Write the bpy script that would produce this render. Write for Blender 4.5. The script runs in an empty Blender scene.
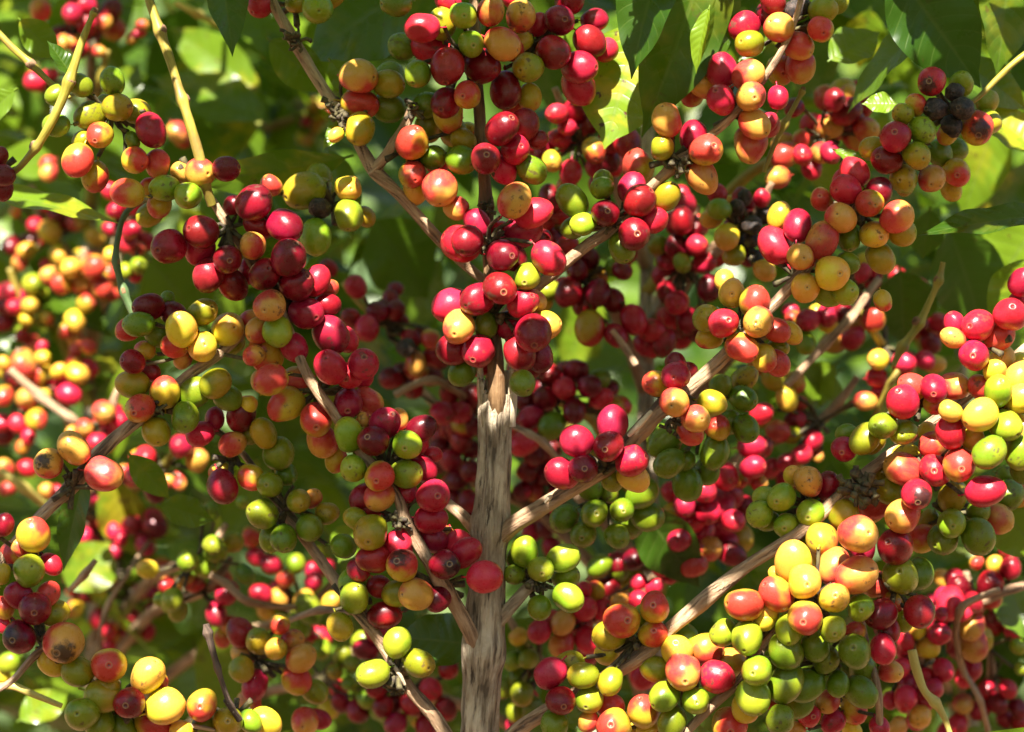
import bpy, bmesh, math, random
from mathutils import Vector, Matrix, Euler, Quaternion
from mathutils import noise as mnoise

random.seed(11)
rnd = random.Random(7)
scn = bpy.context.scene
col = scn.collection
PI = math.pi

# ------------------------------------------------------------------ frame
D = 1.4            # metres from the lens to the plane of the main plant
W = 0.50           # metres of that plane across the picture
ZC = 1.30          # lens height
EL, AZ = 47.0, -9.0     # sun elevation, and its bearing to the side behind the lens
SUN = Vector((math.sin(math.radians(AZ)) * math.cos(math.radians(EL)),
              -math.cos(math.radians(AZ)) * math.cos(math.radians(EL)),
              math.sin(math.radians(EL))))

def pxs(d=0.0):
    return W / 1024.0 * (D + d) / D

def at(px, py, d=0.0):
    s = pxs(d)
    return Vector(((px - 512) * s, d, ZC - (py - 366) * s))

# ------------------------------------------------------------------ node helpers
def newmat(name):
    m = bpy.data.materials.new(name)
    m.use_nodes = True
    nt = m.node_tree
    nt.nodes.clear()
    out = nt.nodes.new('ShaderNodeOutputMaterial')
    return m, nt, out

class NT:
    def __init__(s, nt):
        s.nt = nt
    def n(s, t, **kw):
        nd = s.nt.nodes.new(t)
        for k, v in kw.items():
            setattr(nd, k, v)
        return nd
    def put(s, sock, v):
        if hasattr(v, 'is_linked') or isinstance(v, bpy.types.NodeSocket):
            s.nt.links.new(v, sock)
        else:
            sock.default_value = v
    def math(s, op, a, b=0.0, c=None, clamp=False):
        nd = s.n('ShaderNodeMath', operation=op, use_clamp=clamp)
        s.put(nd.inputs[0], a); s.put(nd.inputs[1], b)
        if c is not None: s.put(nd.inputs[2], c)
        return nd.outputs[0]
    def ramp(s, v, lo, hi, a=0.0, b=1.0):
        nd = s.n('ShaderNodeMapRange', interpolation_type='SMOOTHSTEP')
        s.put(nd.inputs[0], v)
        for i, q in enumerate((lo, hi, a, b)):
            nd.inputs[i + 1].default_value = q
        return nd.outputs[0]
    def mix(s, f, a, b, mode='MIX'):
        nd = s.n('ShaderNodeMix', data_type='RGBA', blend_type=mode)
        s.put(nd.inputs[0], f); s.put(nd.inputs[6], a); s.put(nd.inputs[7], b)
        return nd.outputs[2]
    def noise(s, vec, scale, detail=3.0, rough=0.55, w=None):
        nd = s.n('ShaderNodeTexNoise')
        if w is not None:
            nd.noise_dimensions = '4D'
            s.put(nd.inputs['W'], w)
        if vec is not None: s.put(nd.inputs['Vector'], vec)
        nd.inputs['Scale'].default_value = scale
        nd.inputs['Detail'].default_value = detail
        nd.inputs['Roughness'].default_value = rough
        return nd.outputs[0]
    def bump(s, h, strength, dist):
        nd = s.n('ShaderNodeBump')
        nd.inputs['Strength'].default_value = strength
        nd.inputs['Distance'].default_value = dist
        s.put(nd.inputs['Height'], h)
        return nd.outputs[0]

def rgba(c):
    return (c[0], c[1], c[2], 1.0)

# ------------------------------------------------------------------ materials
def mat_cherry():
    m, nt, out = newmat('coffee_cherry_skin')
    k = NT(nt)
    info = k.n('ShaderNodeObjectInfo')
    bl = k.n('ShaderNodeAttribute', attribute_type='OBJECT', attribute_name='blush')
    am = k.n('ShaderNodeAttribute', attribute_type='OBJECT', attribute_name='patchy')
    dr = k.n('ShaderNodeAttribute', attribute_type='OBJECT', attribute_name='dry')
    ey = k.n('ShaderNodeAttribute', attribute_type='OBJECT', attribute_name='eye')
    tc = k.n('ShaderNodeTexCoord')
    O = tc.outputs['Object']
    sp = k.n('ShaderNodeSeparateXYZ'); k.put(sp.inputs[0], O)
    x, y, z = sp.outputs
    W4 = k.math('MULTIPLY', info.outputs['Random'], 37.0)
    # soft ripening: one cheek and the flower end colour first
    big = k.noise(O, 0.75, 2.0, 0.5, W4)
    f = k.math('ADD', big, k.math('MULTIPLY', x, 0.24))
    f = k.math('ADD', f, k.math('MULTIPLY', z, 0.16))
    f = k.ramp(f, 0.40, 0.68)
    f = k.math('MULTIPLY', f, am.outputs['Fac'])
    c = k.mix(f, info.outputs['Color'], bl.outputs['Color'])
    # streaks towards the flower end and small pores
    st = k.n('ShaderNodeMapping'); k.put(st.inputs['Vector'], O); st.inputs['Scale'].default_value = (1, 1, 0.25)
    s1 = k.noise(st.outputs[0], 6.0, 4.0, 0.6, W4)
    c = k.mix(k.ramp(s1, 0.42, 0.72, 0.0, 0.30), c, k.mix(0.5, c, bl.outputs['Color']))
    p = k.n('ShaderNodeTexVoronoi'); p.inputs['Scale'].default_value = 7.5; k.put(p.inputs['Vector'], O)
    pore = k.ramp(p.outputs['Distance'], 0.05, 0.13, 1.0, 0.0)
    c = k.mix(k.math('MULTIPLY', pore, 0.22), c, (0.55, 0.36, 0.14, 1))
    # scars: brown scuffs on some fruits
    sc = k.noise(O, 2.3, 5.0, 0.65, k.math('ADD', W4, 11.0))
    thr = k.ramp(k.math('FRACT', k.math('MULTIPLY', info.outputs['Random'], 7.31)), 0.25, 1.0, 0.0, 0.15)
    scar = k.ramp(k.math('ADD', sc, thr), 0.70, 0.78)
    c = k.mix(k.math('MULTIPLY', scar, 0.75), c, (0.07, 0.035, 0.018, 1))
    # dried fruit : mottled grey-brown
    dm = k.noise(O, 3.0, 6.0, 0.7, W4)
    dc = k.mix(k.ramp(dm, 0.40, 0.68), (0.013, 0.010, 0.010, 1), (0.085, 0.055, 0.042, 1))
    c = k.mix(dr.outputs['Fac'], c, dc)
    bz = k.n('ShaderNodeAttribute', attribute_type='OBJECT', attribute_name='bruise')
    bm_ = k.ramp(k.math('ADD', k.math('ADD', z, k.math('MULTIPLY', x, 0.45)), k.math('MULTIPLY', k.math('SUBTRACT', dm, 0.5), 1.1)) , 0.80, 1.12)
    bm_ = k.math('MULTIPLY', bm_, bz.outputs['Fac'])
    c = k.mix(k.math('MULTIPLY', bm_, 0.92), c, (0.022, 0.013, 0.011, 1))
    # navel ring where the flower fell off (object space, so it sits on the fruit)
    r = k.math('SQRT', k.math('ADD', k.math('MULTIPLY', x, x), k.math('MULTIPLY', y, y)))
    r = k.math('ADD', r, k.math('MULTIPLY', k.math('SUBTRACT', s1, 0.5), 0.05))
    top = k.math('GREATER_THAN', z, 0.3)
    ring = k.math('MULTIPLY', k.ramp(k.math('ABSOLUTE', k.math('SUBTRACT', r, 0.165)), 0.018, 0.055, 1.0, 0.0), top)
    dot = k.math('MULTIPLY', k.ramp(r, 0.04, 0.085, 1.0, 0.0), top)
    c = k.mix(k.math('MULTIPLY', ring, k.math('ADD', k.math('MULTIPLY', ey.outputs['Fac'], 0.30), k.ramp(k.math('FRACT', k.math('MULTIPLY', info.outputs['Random'], 13.7)), 0.0, 1.0, 0.08, 0.3))), c, (0.36, 0.22, 0.11, 1))
    c = k.mix(k.math('MULTIPLY', dot, 0.8), c, (0.045, 0.022, 0.012, 1))
    b = k.n('ShaderNodeBsdfPrincipled')
    k.put(b.inputs['Base Color'], c)
    ro = k.ramp(k.noise(O, 4.5, 4.0, 0.6, W4), 0.3, 0.7, 0.24, 0.38)
    ro = k.math('ADD', ro, k.math('MULTIPLY', k.math('ADD', scar, dr.outputs['Fac']), 0.3), clamp=True)
    k.put(b.inputs['Roughness'], ro)
    b.inputs['Specular IOR Level'].default_value = 0.34
    b.inputs['Subsurface Weight'].default_value = 0.22
    b.inputs['Subsurface Radius'].default_value = (1.0, 0.45, 0.15)
    b.inputs['Subsurface Scale'].default_value = 0.0025
    hb = k.math('ADD', k.math('MULTIPLY', pore, -0.25), k.math('MULTIPLY', dm, k.math('ADD', k.math('MULTIPLY', dr.outputs['Fac'], 4.0), 0.55)))
    k.put(b.inputs['Normal'], k.bump(hb, 0.35, 0.0006))
    k.put(out.inputs[0], b.outputs[0])
    return m

def mat_bark(name, c1, c2, c3, fibre=1.0, lich=0.3, rough=0.8):
    m, nt, out = newmat(name)
    k = NT(nt)
    uv = k.n('ShaderNodeUVMap')
    mp = k.n('ShaderNodeMapping'); k.put(mp.inputs['Vector'], uv.outputs[0]); mp.inputs['Scale'].default_value = (1.0, 0.085, 1.0)
    tc = k.n('ShaderNodeTexCoord')
    a = k.noise(mp.outputs[0], 420.0, 5.0, 0.65)
    mp2 = k.n('ShaderNodeMapping'); k.put(mp2.inputs['Vector'], uv.outputs[0]); mp2.inputs['Scale'].default_value = (1.0, 0.22, 1.0)
    b_ = k.noise(mp2.outputs[0], 150.0, 3.0, 0.6)
    n2 = k.noise(tc.outputs['Object'], 55.0, 5.0, 0.65)
    n3 = k.noise(tc.outputs['Object'], 260.0, 4.0, 0.7)
    f = k.ramp(k.math('ADD', k.math('MULTIPLY', a, 0.55), k.math('MULTIPLY', b_, 0.45)), 0.42, 0.58)
    c = k.mix(f, rgba(c1), rgba(c2))
    pl = k.ramp(k.noise(tc.outputs['Object'], 22.0, 5.0, 0.7), 0.44, 0.60)
    c = k.mix(k.math('MULTIPLY', pl, 0.55), c, k.mix(0.5, rgba(c1), rgba(c3)))
    c = k.mix(k.ramp(n2, 0.5, 0.72, 0.0, 0.8), c, rgba(c3))
    c = k.mix(k.ramp(n3, 0.62, 0.72, 0.0, lich), c, (0.42, 0.38, 0.30, 1))
    crack = k.math('MAXIMUM', k.ramp(a, 0.36, 0.43, 1.0, 0.0), k.math('MULTIPLY', k.ramp(b_, 0.34, 0.40, 1.0, 0.0), 0.8))
    c = k.mix(k.math('MULTIPLY', crack, 0.8 * fibre), c, (0.030, 0.020, 0.013, 1))
    b = k.n('ShaderNodeBsdfPrincipled')
    k.put(b.inputs['Base Color'], c)
    b.inputs['Roughness'].default_value = rough
    b.inputs['Specular IOR Level'].default_value = 0.3
    h = k.math('ADD', k.math('ADD', a, b_), k.math('MULTIPLY', n3, 0.35))
    k.put(b.inputs['Normal'], k.bump(h, 1.0 * fibre, 0.0030))
    k.put(out.inputs[0], b.outputs[0])
    return m

def mat_leaf():
    m, nt, out = newmat('coffee_leaf')
    k = NT(nt)
    uv = k.n('ShaderNodeUVMap')
    sp = k.n('ShaderNodeSeparateXYZ'); k.put(sp.inputs[0], uv.outputs[0])
    u, v = sp.outputs[0], sp.outputs[1]
    at_ = k.n('ShaderNodeAttribute', attribute_name='tint')
    ts = k.n('ShaderNodeSeparateColor'); k.put(ts.inputs[0], at_.outputs['Color'])
    tc = k.n('ShaderNodeTexCoord')
    ax = k.math('MULTIPLY', k.math('ABSOLUTE', k.math('SUBTRACT', u, 0.5)), 2.0)
    mid = k.ramp(ax, 0.025, 0.075, 1.0, 0.0)
    ph = k.math('FRACT', k.math('MULTIPLY', k.math('SUBTRACT', v, k.math('MULTIPLY', k.math('POWER', ax, 1.3), 0.16)), 9.0))
    tri = k.math('MULTIPLY', k.math('ABSOLUTE', k.math('SUBTRACT', ph, 0.5)), 2.0)     # 1 at a vein
    lat = k.math('MULTIPLY', k.ramp(tri, 0.86, 0.97), k.ramp(ax, 0.85, 1.0, 1.0, 0.0))
    vein = k.math('MAXIMUM', mid, k.math('MULTIPLY', lat, 0.6))
    n1 = k.noise(tc.outputs['Object'], 45.0, 4.0, 0.6)
    n2 = k.noise(tc.outputs['Object'], 24.0, 4.0, 0.65)
    n3 = k.noise(tc.outputs['Object'], 130.0, 3.0, 0.6)
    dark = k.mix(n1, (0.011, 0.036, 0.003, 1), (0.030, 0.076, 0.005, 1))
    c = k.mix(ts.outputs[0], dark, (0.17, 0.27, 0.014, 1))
    c = k.mix(k.math('MULTIPLY', vein, 0.30), c, (0.13, 0.18, 0.04, 1))
    blot = k.math('MULTIPLY', k.ramp(n2, 0.50, 0.64), ts.outputs[2])
    c = k.mix(k.math('MULTIPLY', blot, 0.85), c, (0.42, 0.32, 0.015, 1))
    spot = k.math('MULTIPLY', k.ramp(k.math('ADD', n3, k.math('MULTIPLY', n2, 0.25)), 0.77, 0.84), k.math('ADD', k.math('MULTIPLY', ts.outputs[2], 0.9), 0.25))
    c = k.mix(spot, c, (0.085, 0.034, 0.014, 1))
    b = k.n('ShaderNodeBsdfPrincipled')
    k.put(b.inputs['Base Color'], c)
    k.put(b.inputs['Roughness'], k.ramp(n1, 0.3, 0.7, 0.22, 0.40))
    b.inputs['Specular IOR Level'].default_value = 0.38
    h = k.math('SUBTRACT', k.math('MULTIPLY', k.math('SUBTRACT', 1.0, tri), 0.8), k.math('MULTIPLY', vein, 0.5))
    h = k.math('ADD', h, k.math('MULTIPLY', n3, 0.25))
    k.put(b.inputs['Normal'], k.bump(h, 0.18, 0.0008))
    t = k.n('ShaderNodeBsdfTranslucent')
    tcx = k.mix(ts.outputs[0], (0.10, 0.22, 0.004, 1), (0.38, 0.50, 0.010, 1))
    tcx = k.mix(k.math('MULTIPLY', vein, 0.4), tcx, (0.10, 0.17, 0.02, 1))
    tcx = k.mix(k.math('MULTIPLY', blot, 0.7), tcx, (0.6, 0.42, 0.02, 1))
    tcx = k.mix(spot, tcx, (0.05, 0.02, 0.008, 1))
    k.put(t.inputs[0], tcx)
    mx = k.n('ShaderNodeMixShader'); mx.inputs[0].default_value = 0.34
    k.put(mx.inputs[1], b.outputs[0]); k.put(mx.inputs[2], t.outputs[0])
    k.put(out.inputs[0], mx.outputs[0])
    return m

def mat_plain(name, c1, c2, scale, rough):
    m, nt, out = newmat(name)
    k = NT(nt)
    tc = k.n('ShaderNodeTexCoord')
    n = k.noise(tc.outputs['Object'], scale, 6.0, 0.65)
    b = k.n('ShaderNodeBsdfPrincipled')
    k.put(b.inputs['Base Color'], k.mix(k.ramp(n, 0.35, 0.65), rgba(c1), rgba(c2)))
    b.inputs['Roughness'].default_value = rough
    k.put(b.inputs['Normal'], k.bump(n, 0.6, 0.4 / scale))
    k.put(out.inputs[0], b.outputs[0])
    return m

M_CH = mat_cherry()
M_TRUNK = mat_bark('weathered_bark', (0.19, 0.140, 0.092), (0.56, 0.465, 0.330), (0.29, 0.215, 0.14), 1.0, 0.7)
M_BR = mat_bark('branch_bark', (0.22, 0.130, 0.072), (0.50, 0.345, 0.21), (0.30, 0.170, 0.095), 0.95, 0.5, 0.65)
M_WOOD = mat_bark('torn_pale_wood', (0.46, 0.37, 0.25), (0.72, 0.62, 0.46), (0.54, 0.40, 0.26), 0.5, 0.1)
M_SHOOT = mat_bark('shaded_brown_shoot_bark', (0.105, 0.058, 0.024), (0.235, 0.140, 0.065), (0.15, 0.075, 0.032), 0.5, 0.2, 0.6)  # brown bark, darkened to put the shade into its colour
M_GREEN = mat_bark('young_green_stem', (0.20, 0.17, 0.020), (0.33, 0.27, 0.045), (0.20, 0.12, 0.035), 0.15, 0.1, 0.45)
M_DULL = mat_bark('blue_green_stem', (0.055, 0.10, 0.035), (0.10, 0.15, 0.06), (0.09, 0.08, 0.04), 0.15, 0.1, 0.5)
M_DRY = mat_bark('dry_dark_twig', (0.045, 0.028, 0.02), (0.13, 0.085, 0.06), (0.07, 0.05, 0.035), 0.8, 0.3, 0.85)
M_NODE = mat_bark('leaf_scar_bark', (0.10, 0.05, 0.025), (0.26, 0.14, 0.07), (0.36, 0.24, 0.15), 0.5, 0.4, 0.8)
M_PALE = mat_bark('pale_yellow_stem', (0.42, 0.36, 0.08), (0.56, 0.46, 0.12), (0.40, 0.26, 0.08), 0.15, 0.1, 0.5)
M_LEAF = mat_leaf()
M_STALK = mat_plain('fruit_stalk', (0.035, 0.022, 0.014), (0.10, 0.085, 0.030), 300.0, 0.8)
M_SOIL = mat_plain('leaf_litter_soil', (0.035, 0.022, 0.012), (0.12, 0.085, 0.045), 9.0, 0.95)
M_HILL = mat_plain('overgrown_slope', (0.018, 0.040, 0.010), (0.06, 0.085, 0.022), 3.0, 0.95)
M_SOIL = mat_plain('warm_bounce_soil', (0.10, 0.048, 0.024), (0.24, 0.125, 0.062), 6.0, 0.95)  # unseen ground, reddened to bounce warm light upward

# ------------------------------------------------------------------ object helpers
def link(name, me, mat=None, parent=None):
    o = bpy.data.objects.new(name, me)
    col.objects.link(o)
    if mat is not None and me is not None and not me.materials:
        me.materials.append(mat)
    if parent is not None:
        o.parent = parent
    return o

def empty(name, loc, label, cat, group=None):
    o = bpy.data.objects.new(name, None)
    col.objects.link(o)
    o.location = loc
    o.empty_display_size = 0.02
    o['label'] = label
    o['category'] = cat
    if group:
        o['group'] = group
    return o

def place(o, parent):
    """o was built in world coordinates: keep it there under its parent's location"""
    o.location = -parent.location

class MB:
    def __init__(s):
        s.v = []; s.f = []; s.uv = []; s.tint = []
    def build(s, name, mat, parent=None, smooth=True):
        me = bpy.data.meshes.new(name)
        me.from_pydata([tuple(p) for p in s.v], [], s.f)
        if s.uv:
            ul = me.uv_layers.new(name='UVMap')
            flat = []
            for fu in s.uv:
                for q in fu: flat.extend(q)
            ul.data.foreach_set('uv', flat)
        if s.tint:
            a = me.attributes.new('tint', 'FLOAT_COLOR', 'POINT')
            flat = []
            for t in s.tint: flat.extend((t[0], t[1], t[2], 1.0))
            a.data.foreach_set('color', flat)
        if smooth:
            me.polygons.foreach_set('use_smooth', [True] * len(me.polygons))
        me.update()
        o = link(name, me, mat, parent)
        if parent is not None:
            place(o, parent)
        return o

def catmull(pts, sub):
    """pts: [(Vector, radius)] -> dense list"""
    out = []
    n = len(pts)
    for i in range(n - 1):
        p0 = pts[max(i - 1, 0)]; p1 = pts[i]; p2 = pts[i + 1]; p3 = pts[min(i + 2, n - 1)]
        for j in range(sub):
            t = j / sub
            t2, t3 = t * t, t * t * t
            v = 0.5 * ((2 * p1[0]) + (p2[0] - p0[0]) * t + (2 * p0[0] - 5 * p1[0] + 4 * p2[0] - p3[0]) * t2 + (3 * p1[0] - p0[0] - 3 * p2[0] + p3[0]) * t3)
            r = p1[1] * (1 - t) + p2[1] * t
            out.append((v, r))
    out.append(pts[-1])
    return out

def tube(mb, pts, sides=12, sub=10, wob=0.10, knuckle=(), seed=0, cap=True, ridge=0.0):
    path = catmull(pts, sub)
    n = len(path)
    base = len(mb.v)
    L = 0.0
    up = Vector((0.13, -0.9, 0.31)).normalized()
    rows = []
    lens = []
    for i, (p, r) in enumerate(path):
        if i: L += (p - path[i - 1][0]).length
        lens.append(L)
        t = (path[min(i + 1, n - 1)][0] - path[max(i - 1, 0)][0]).normalized()
        a = t.cross(up)
        if a.length < 1e-4: a = t.cross(Vector((1, 0, 0)))
        a.normalize()
        b = t.cross(a).normalized()
        kn = 0.0
        for (kp, kr, ka) in knuckle:
            q = (p - kp).length / kr
            kn += ka * math.exp(-q * q * 2.0)
        for j in range(sides):
            th = 2 * PI * j / sides
            d = a * math.cos(th) + b * math.sin(th)
            q = p * 60 + d * 0.9 + Vector((seed, 0, 0))
            w = 1 + wob * mnoise.noise(q) + wob * 0.6 * mnoise.noise(q * 2.7)
            if ridge:
                w += ridge * mnoise.noise(Vector((math.cos(th) * 3.1, math.sin(th) * 3.1, L * 9 + seed)))
                w += ridge * 0.6 * mnoise.noise(Vector((math.cos(th) * 7.0, math.sin(th) * 7.0, L * 14 + seed)))
            mb.v.append(p + d * r * (w + kn))
    for i in range(n - 1):
        for j in range(sides):
            j2 = (j + 1) % sides
            mb.f.append((base + i * sides + j, base + i * sides + j2, base + (i + 1) * sides + j2, base + (i + 1) * sides + j))
            u0, u1 = j / sides * 2 * PI * path[i][1], (j + 1) / sides * 2 * PI * path[i][1]
            mb.uv.append(((u0, lens[i]), (u1, lens[i]), (u1, lens[i + 1]), (u0, lens[i + 1])))
    if cap:
        for e, rev in ((0, True), (n - 1, False)):
            ids = [base + e * sides + j for j in range(sides)]
            if rev: ids.reverse()
            mb.f.append(tuple(ids))
            mb.uv.append(tuple((0.002 * math.cos(2 * PI * j / sides), 0.002 * math.sin(2 * PI * j / sides)) for j in range(sides)))
    return path

# ------------------------------------------------------------------ leaves
def leaf_geo(mb, base, tip, width, normal, bend=0.10, fold=0.15, wave=0.05, tint=(0.2, 1, 0.1), nu=8, nv=14, twist=0.0, seed=0.0, pet=0.06):
    """one coffee leaf: elliptic blade with a drawn-out drip tip, quilted between its side veins"""
    axis = tip - base
    L = axis.length
    ax = axis / L
    nrm = (normal - ax * normal.dot(ax))
    if nrm.length < 1e-5: nrm = ax.orthogonal()
    nrm.normalize()
    side = ax.cross(nrm)
    b0 = len(mb.v)
    for i in range(nv + 1):
        s = i / nv
        w = (math.sin(PI * min(1.0, s ** 0.92 * 1.06)) ** 0.78) if s < 0.90 else None
        if w is None:
            w9 = math.sin(PI * (0.90 ** 0.92 * 1.06)) ** 0.78
            w = w9 * (1 - (s - 0.90) / 0.10) ** 1.0
        w = max(w, 0.012)
        tw = twist * (s - 0.3)
        sd = side * math.cos(tw) + nrm * math.sin(tw)
        nn = nrm * math.cos(tw) - side * math.sin(tw)
        ctr = base + ax * (L * s) + nrm * (-bend * L * (s * s) + bend * L * 0.35 * s)
        for j in range(nu + 1):
            u = j / nu * 2 - 1
            au = abs(u)
            h = fold * au * width * 0.5 * w
            h += wave * width * math.sin(s * 9 * PI * 0.55 + seed + (1.7 if u > 0 else 0)) * au * au * w
            h += 0.0045 * width * math.sin(2 * PI * 9 * (s - 0.16 * au)) * au * w
            mb.v.append(ctr + sd * (u * width * 0.5 * w) + nn * h)
            mb.tint.append(tint)
    for i in range(nv):
        for j in range(nu):
            a = b0 + i * (nu + 1) + j
            mb.f.append((a, a + 1, a + nu + 2, a + nu + 1))
            mb.uv.append(((j / nu, i / nv), ((j + 1) / nu, i / nv), ((j + 1) / nu, (i + 1) / nv), (j / nu, (i + 1) / nv)))
    # petiole
    if pet:
        pl = L * pet
        pr = max(width * 0.018, 0.0007)
        p0 = base - ax * pl - nrm * pl * 0.2
        k0 = len(mb.v)
        for q in (p0, base + ax * L * 0.02):
            for j in range(4):
                th = PI / 2 * j
                mb.v.append(q + side * pr * math.cos(th) + nrm * pr * math.sin(th))
                mb.tint.append((0.7, 1, 0))
        for j in range(4):
            j2 = (j + 1) % 4
            mb.f.append((k0 + j, k0 + j2, k0 + 4 + j2, k0 + 4 + j))
            mb.uv.append(((0.5, 0.1),) * 4)

# ------------------------------------------------------------------ the cherry meshes
def cherry_mesh(seed):
    """a drupe about 1 in radius along x/y, its axis on z: flower scar at +z, stalk socket at -z"""
    rg = random.Random(seed)
    prof = []
    N = 20
    for i in range(N + 1):
        th = PI * i / N                   # 0 at +z
        r = math.sin(th) ** (0.94 + 0.05 * rg.random())
        z = math.cos(th) * 1.10
        z += 0.05 * math.cos(2 * th) * (rg.random() - 0.3) * 0.3
        prof.append((r, z))
    # crater at the flower end
    top = [(0.0, 1.055), (0.055, 1.052), (0.085, 1.075), (0.15, 1.10), (0.20, 1.098), (0.27, 1.072)]
    bot = [(0.26, -1.066), (0.16, -1.075), (0.08, -1.05), (0.055, -1.10), (0.05, -1.30), (0.06, -1.48)]
    prof = top + [p for p in prof if p[0] > 0.33] + bot
    S = 28
    a1, a2, a3 = rg.uniform(0, 6), rg.uniform(0, 6), rg.uniform(0.01, 0.045)
    ecc = rg.uniform(0.90, 1.0)
    dents = [(Vector((rg.uniform(-1, 1), rg.uniform(-1, 1), rg.uniform(-0.6, 0.4))).normalized(), rg.uniform(0.2, 0.7)) for _ in range(2)]
    mb = MB()
    mb.v.append(Vector((0, 0, prof[0][1])))
    for (r, z) in prof[1:]:
        for j in range(S):
            t = 2 * PI * j / S
            q = 1 + a3 * math.cos(2 * t + a1) + 0.012 * math.cos(3 * t + a2)
            # two faint seams, the fruit holds two beans
            pv = Vector((r * q * math.cos(t), r * q * math.sin(t) * ecc, z + 0.03 * r * math.cos(t + a2)))
            if -1.12 < z:
                pv *= 1 + 0.045 * mnoise.noise(pv * 1.1 + Vector((seed * 3.3, 0, 0)))
                for (dd, am) in dents:
                    g = pv.normalized().dot(dd)
                    if g > 0.72: pv *= 1 - am * (g - 0.72) ** 1.5
            mb.v.append(pv)
    for j in range(S):
        mb.f.append((0, 1 + j, 1 + (j + 1) % S))
    nr = len(prof) - 1
    for i in range(nr - 1):
        for j in range(S):
            j2 = (j + 1) % S
            mb.f.append((1 + i * S + j, 1 + (i + 1) * S + j, 1 + (i + 1) * S + j2, 1 + i * S + j2))
    mb.f.append(tuple(1 + (nr - 1) * S + j for j in range(S))[::-1])
    me = bpy.data.meshes.new('coffee_cherry')
    me.from_pydata([tuple(p) for p in mb.v], [], mb.f)
    me.polygons.foreach_set('use_smooth', [True] * len(me.polygons))
    me.materials.append(M_CH)
    bm = bmesh.new(); bm.from_mesh(me)
    bmesh.ops.recalc_face_normals(bm, faces=bm.faces)
    bm.to_mesh(me); bm.free()
    return me

CH = [cherry_mesh(s) for s in range(9)]

def wrinkled_mesh():
    me = cherry_mesh(77)
    me.name = 'dried_cherry'
    for v in me.vertices:
        p = v.co.copy()
        n = mnoise.fractal(p * 1.6, 0.8, 2.2, 4)
        g = abs(math.sin(3 * math.atan2(p.y, p.x) + 2.0 * p.z)) * 0.05
        if p.z > -1.12:
            v.co = p * (0.93 + 0.10 * n - g)
    return me
CH_DRY = wrinkled_mesh()

#          base                    blush                   patchy
TONE = {
    'g': ((0.096, 0.160, 0.006), (0.150, 0.185, 0.008), 0.85),
    'G': ((0.140, 0.225, 0.009), (0.240, 0.270, 0.014), 0.9),
    'y': ((0.180, 0.195, 0.007), (0.310, 0.205, 0.010), 0.9),
    'Y': ((0.560, 0.420, 0.024), (0.590, 0.270, 0.040), 0.85),
    'O': ((0.420, 0.290, 0.018), (0.430, 0.036, 0.024), 1.0),
    'P': ((0.420, 0.034, 0.030), (0.500, 0.245, 0.040), 1.0),
    'R': ((0.385, 0.011, 0.034), (0.290, 0.006, 0.019), 0.9),
    'D': ((0.235, 0.004, 0.011), (0.110, 0.002, 0.007), 0.95),
    'K': ((0.030, 0.020, 0.018), (0.05, 0.03, 0.02), 0.3),
}

LIT, SHADE, FLECK = [], [], []
CLUSTER_CENTRES = []

def parse(txt):
    out = []
    tx = ty = 0
    for tok in txt.replace('\n', ' ').split(';'):
        w = tok.split()
        if not w: continue
        if w[0][0] == 't':
            tx, ty = int(w[0][1]) * 256, int(w[0][2]) * 183
            w = w[1:]
            if not w: continue
        out.append((tx + float(w[0]) / 4, ty + float(w[1]) / 4, float(w[2]) / 4, w[3]))
    return out

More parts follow.
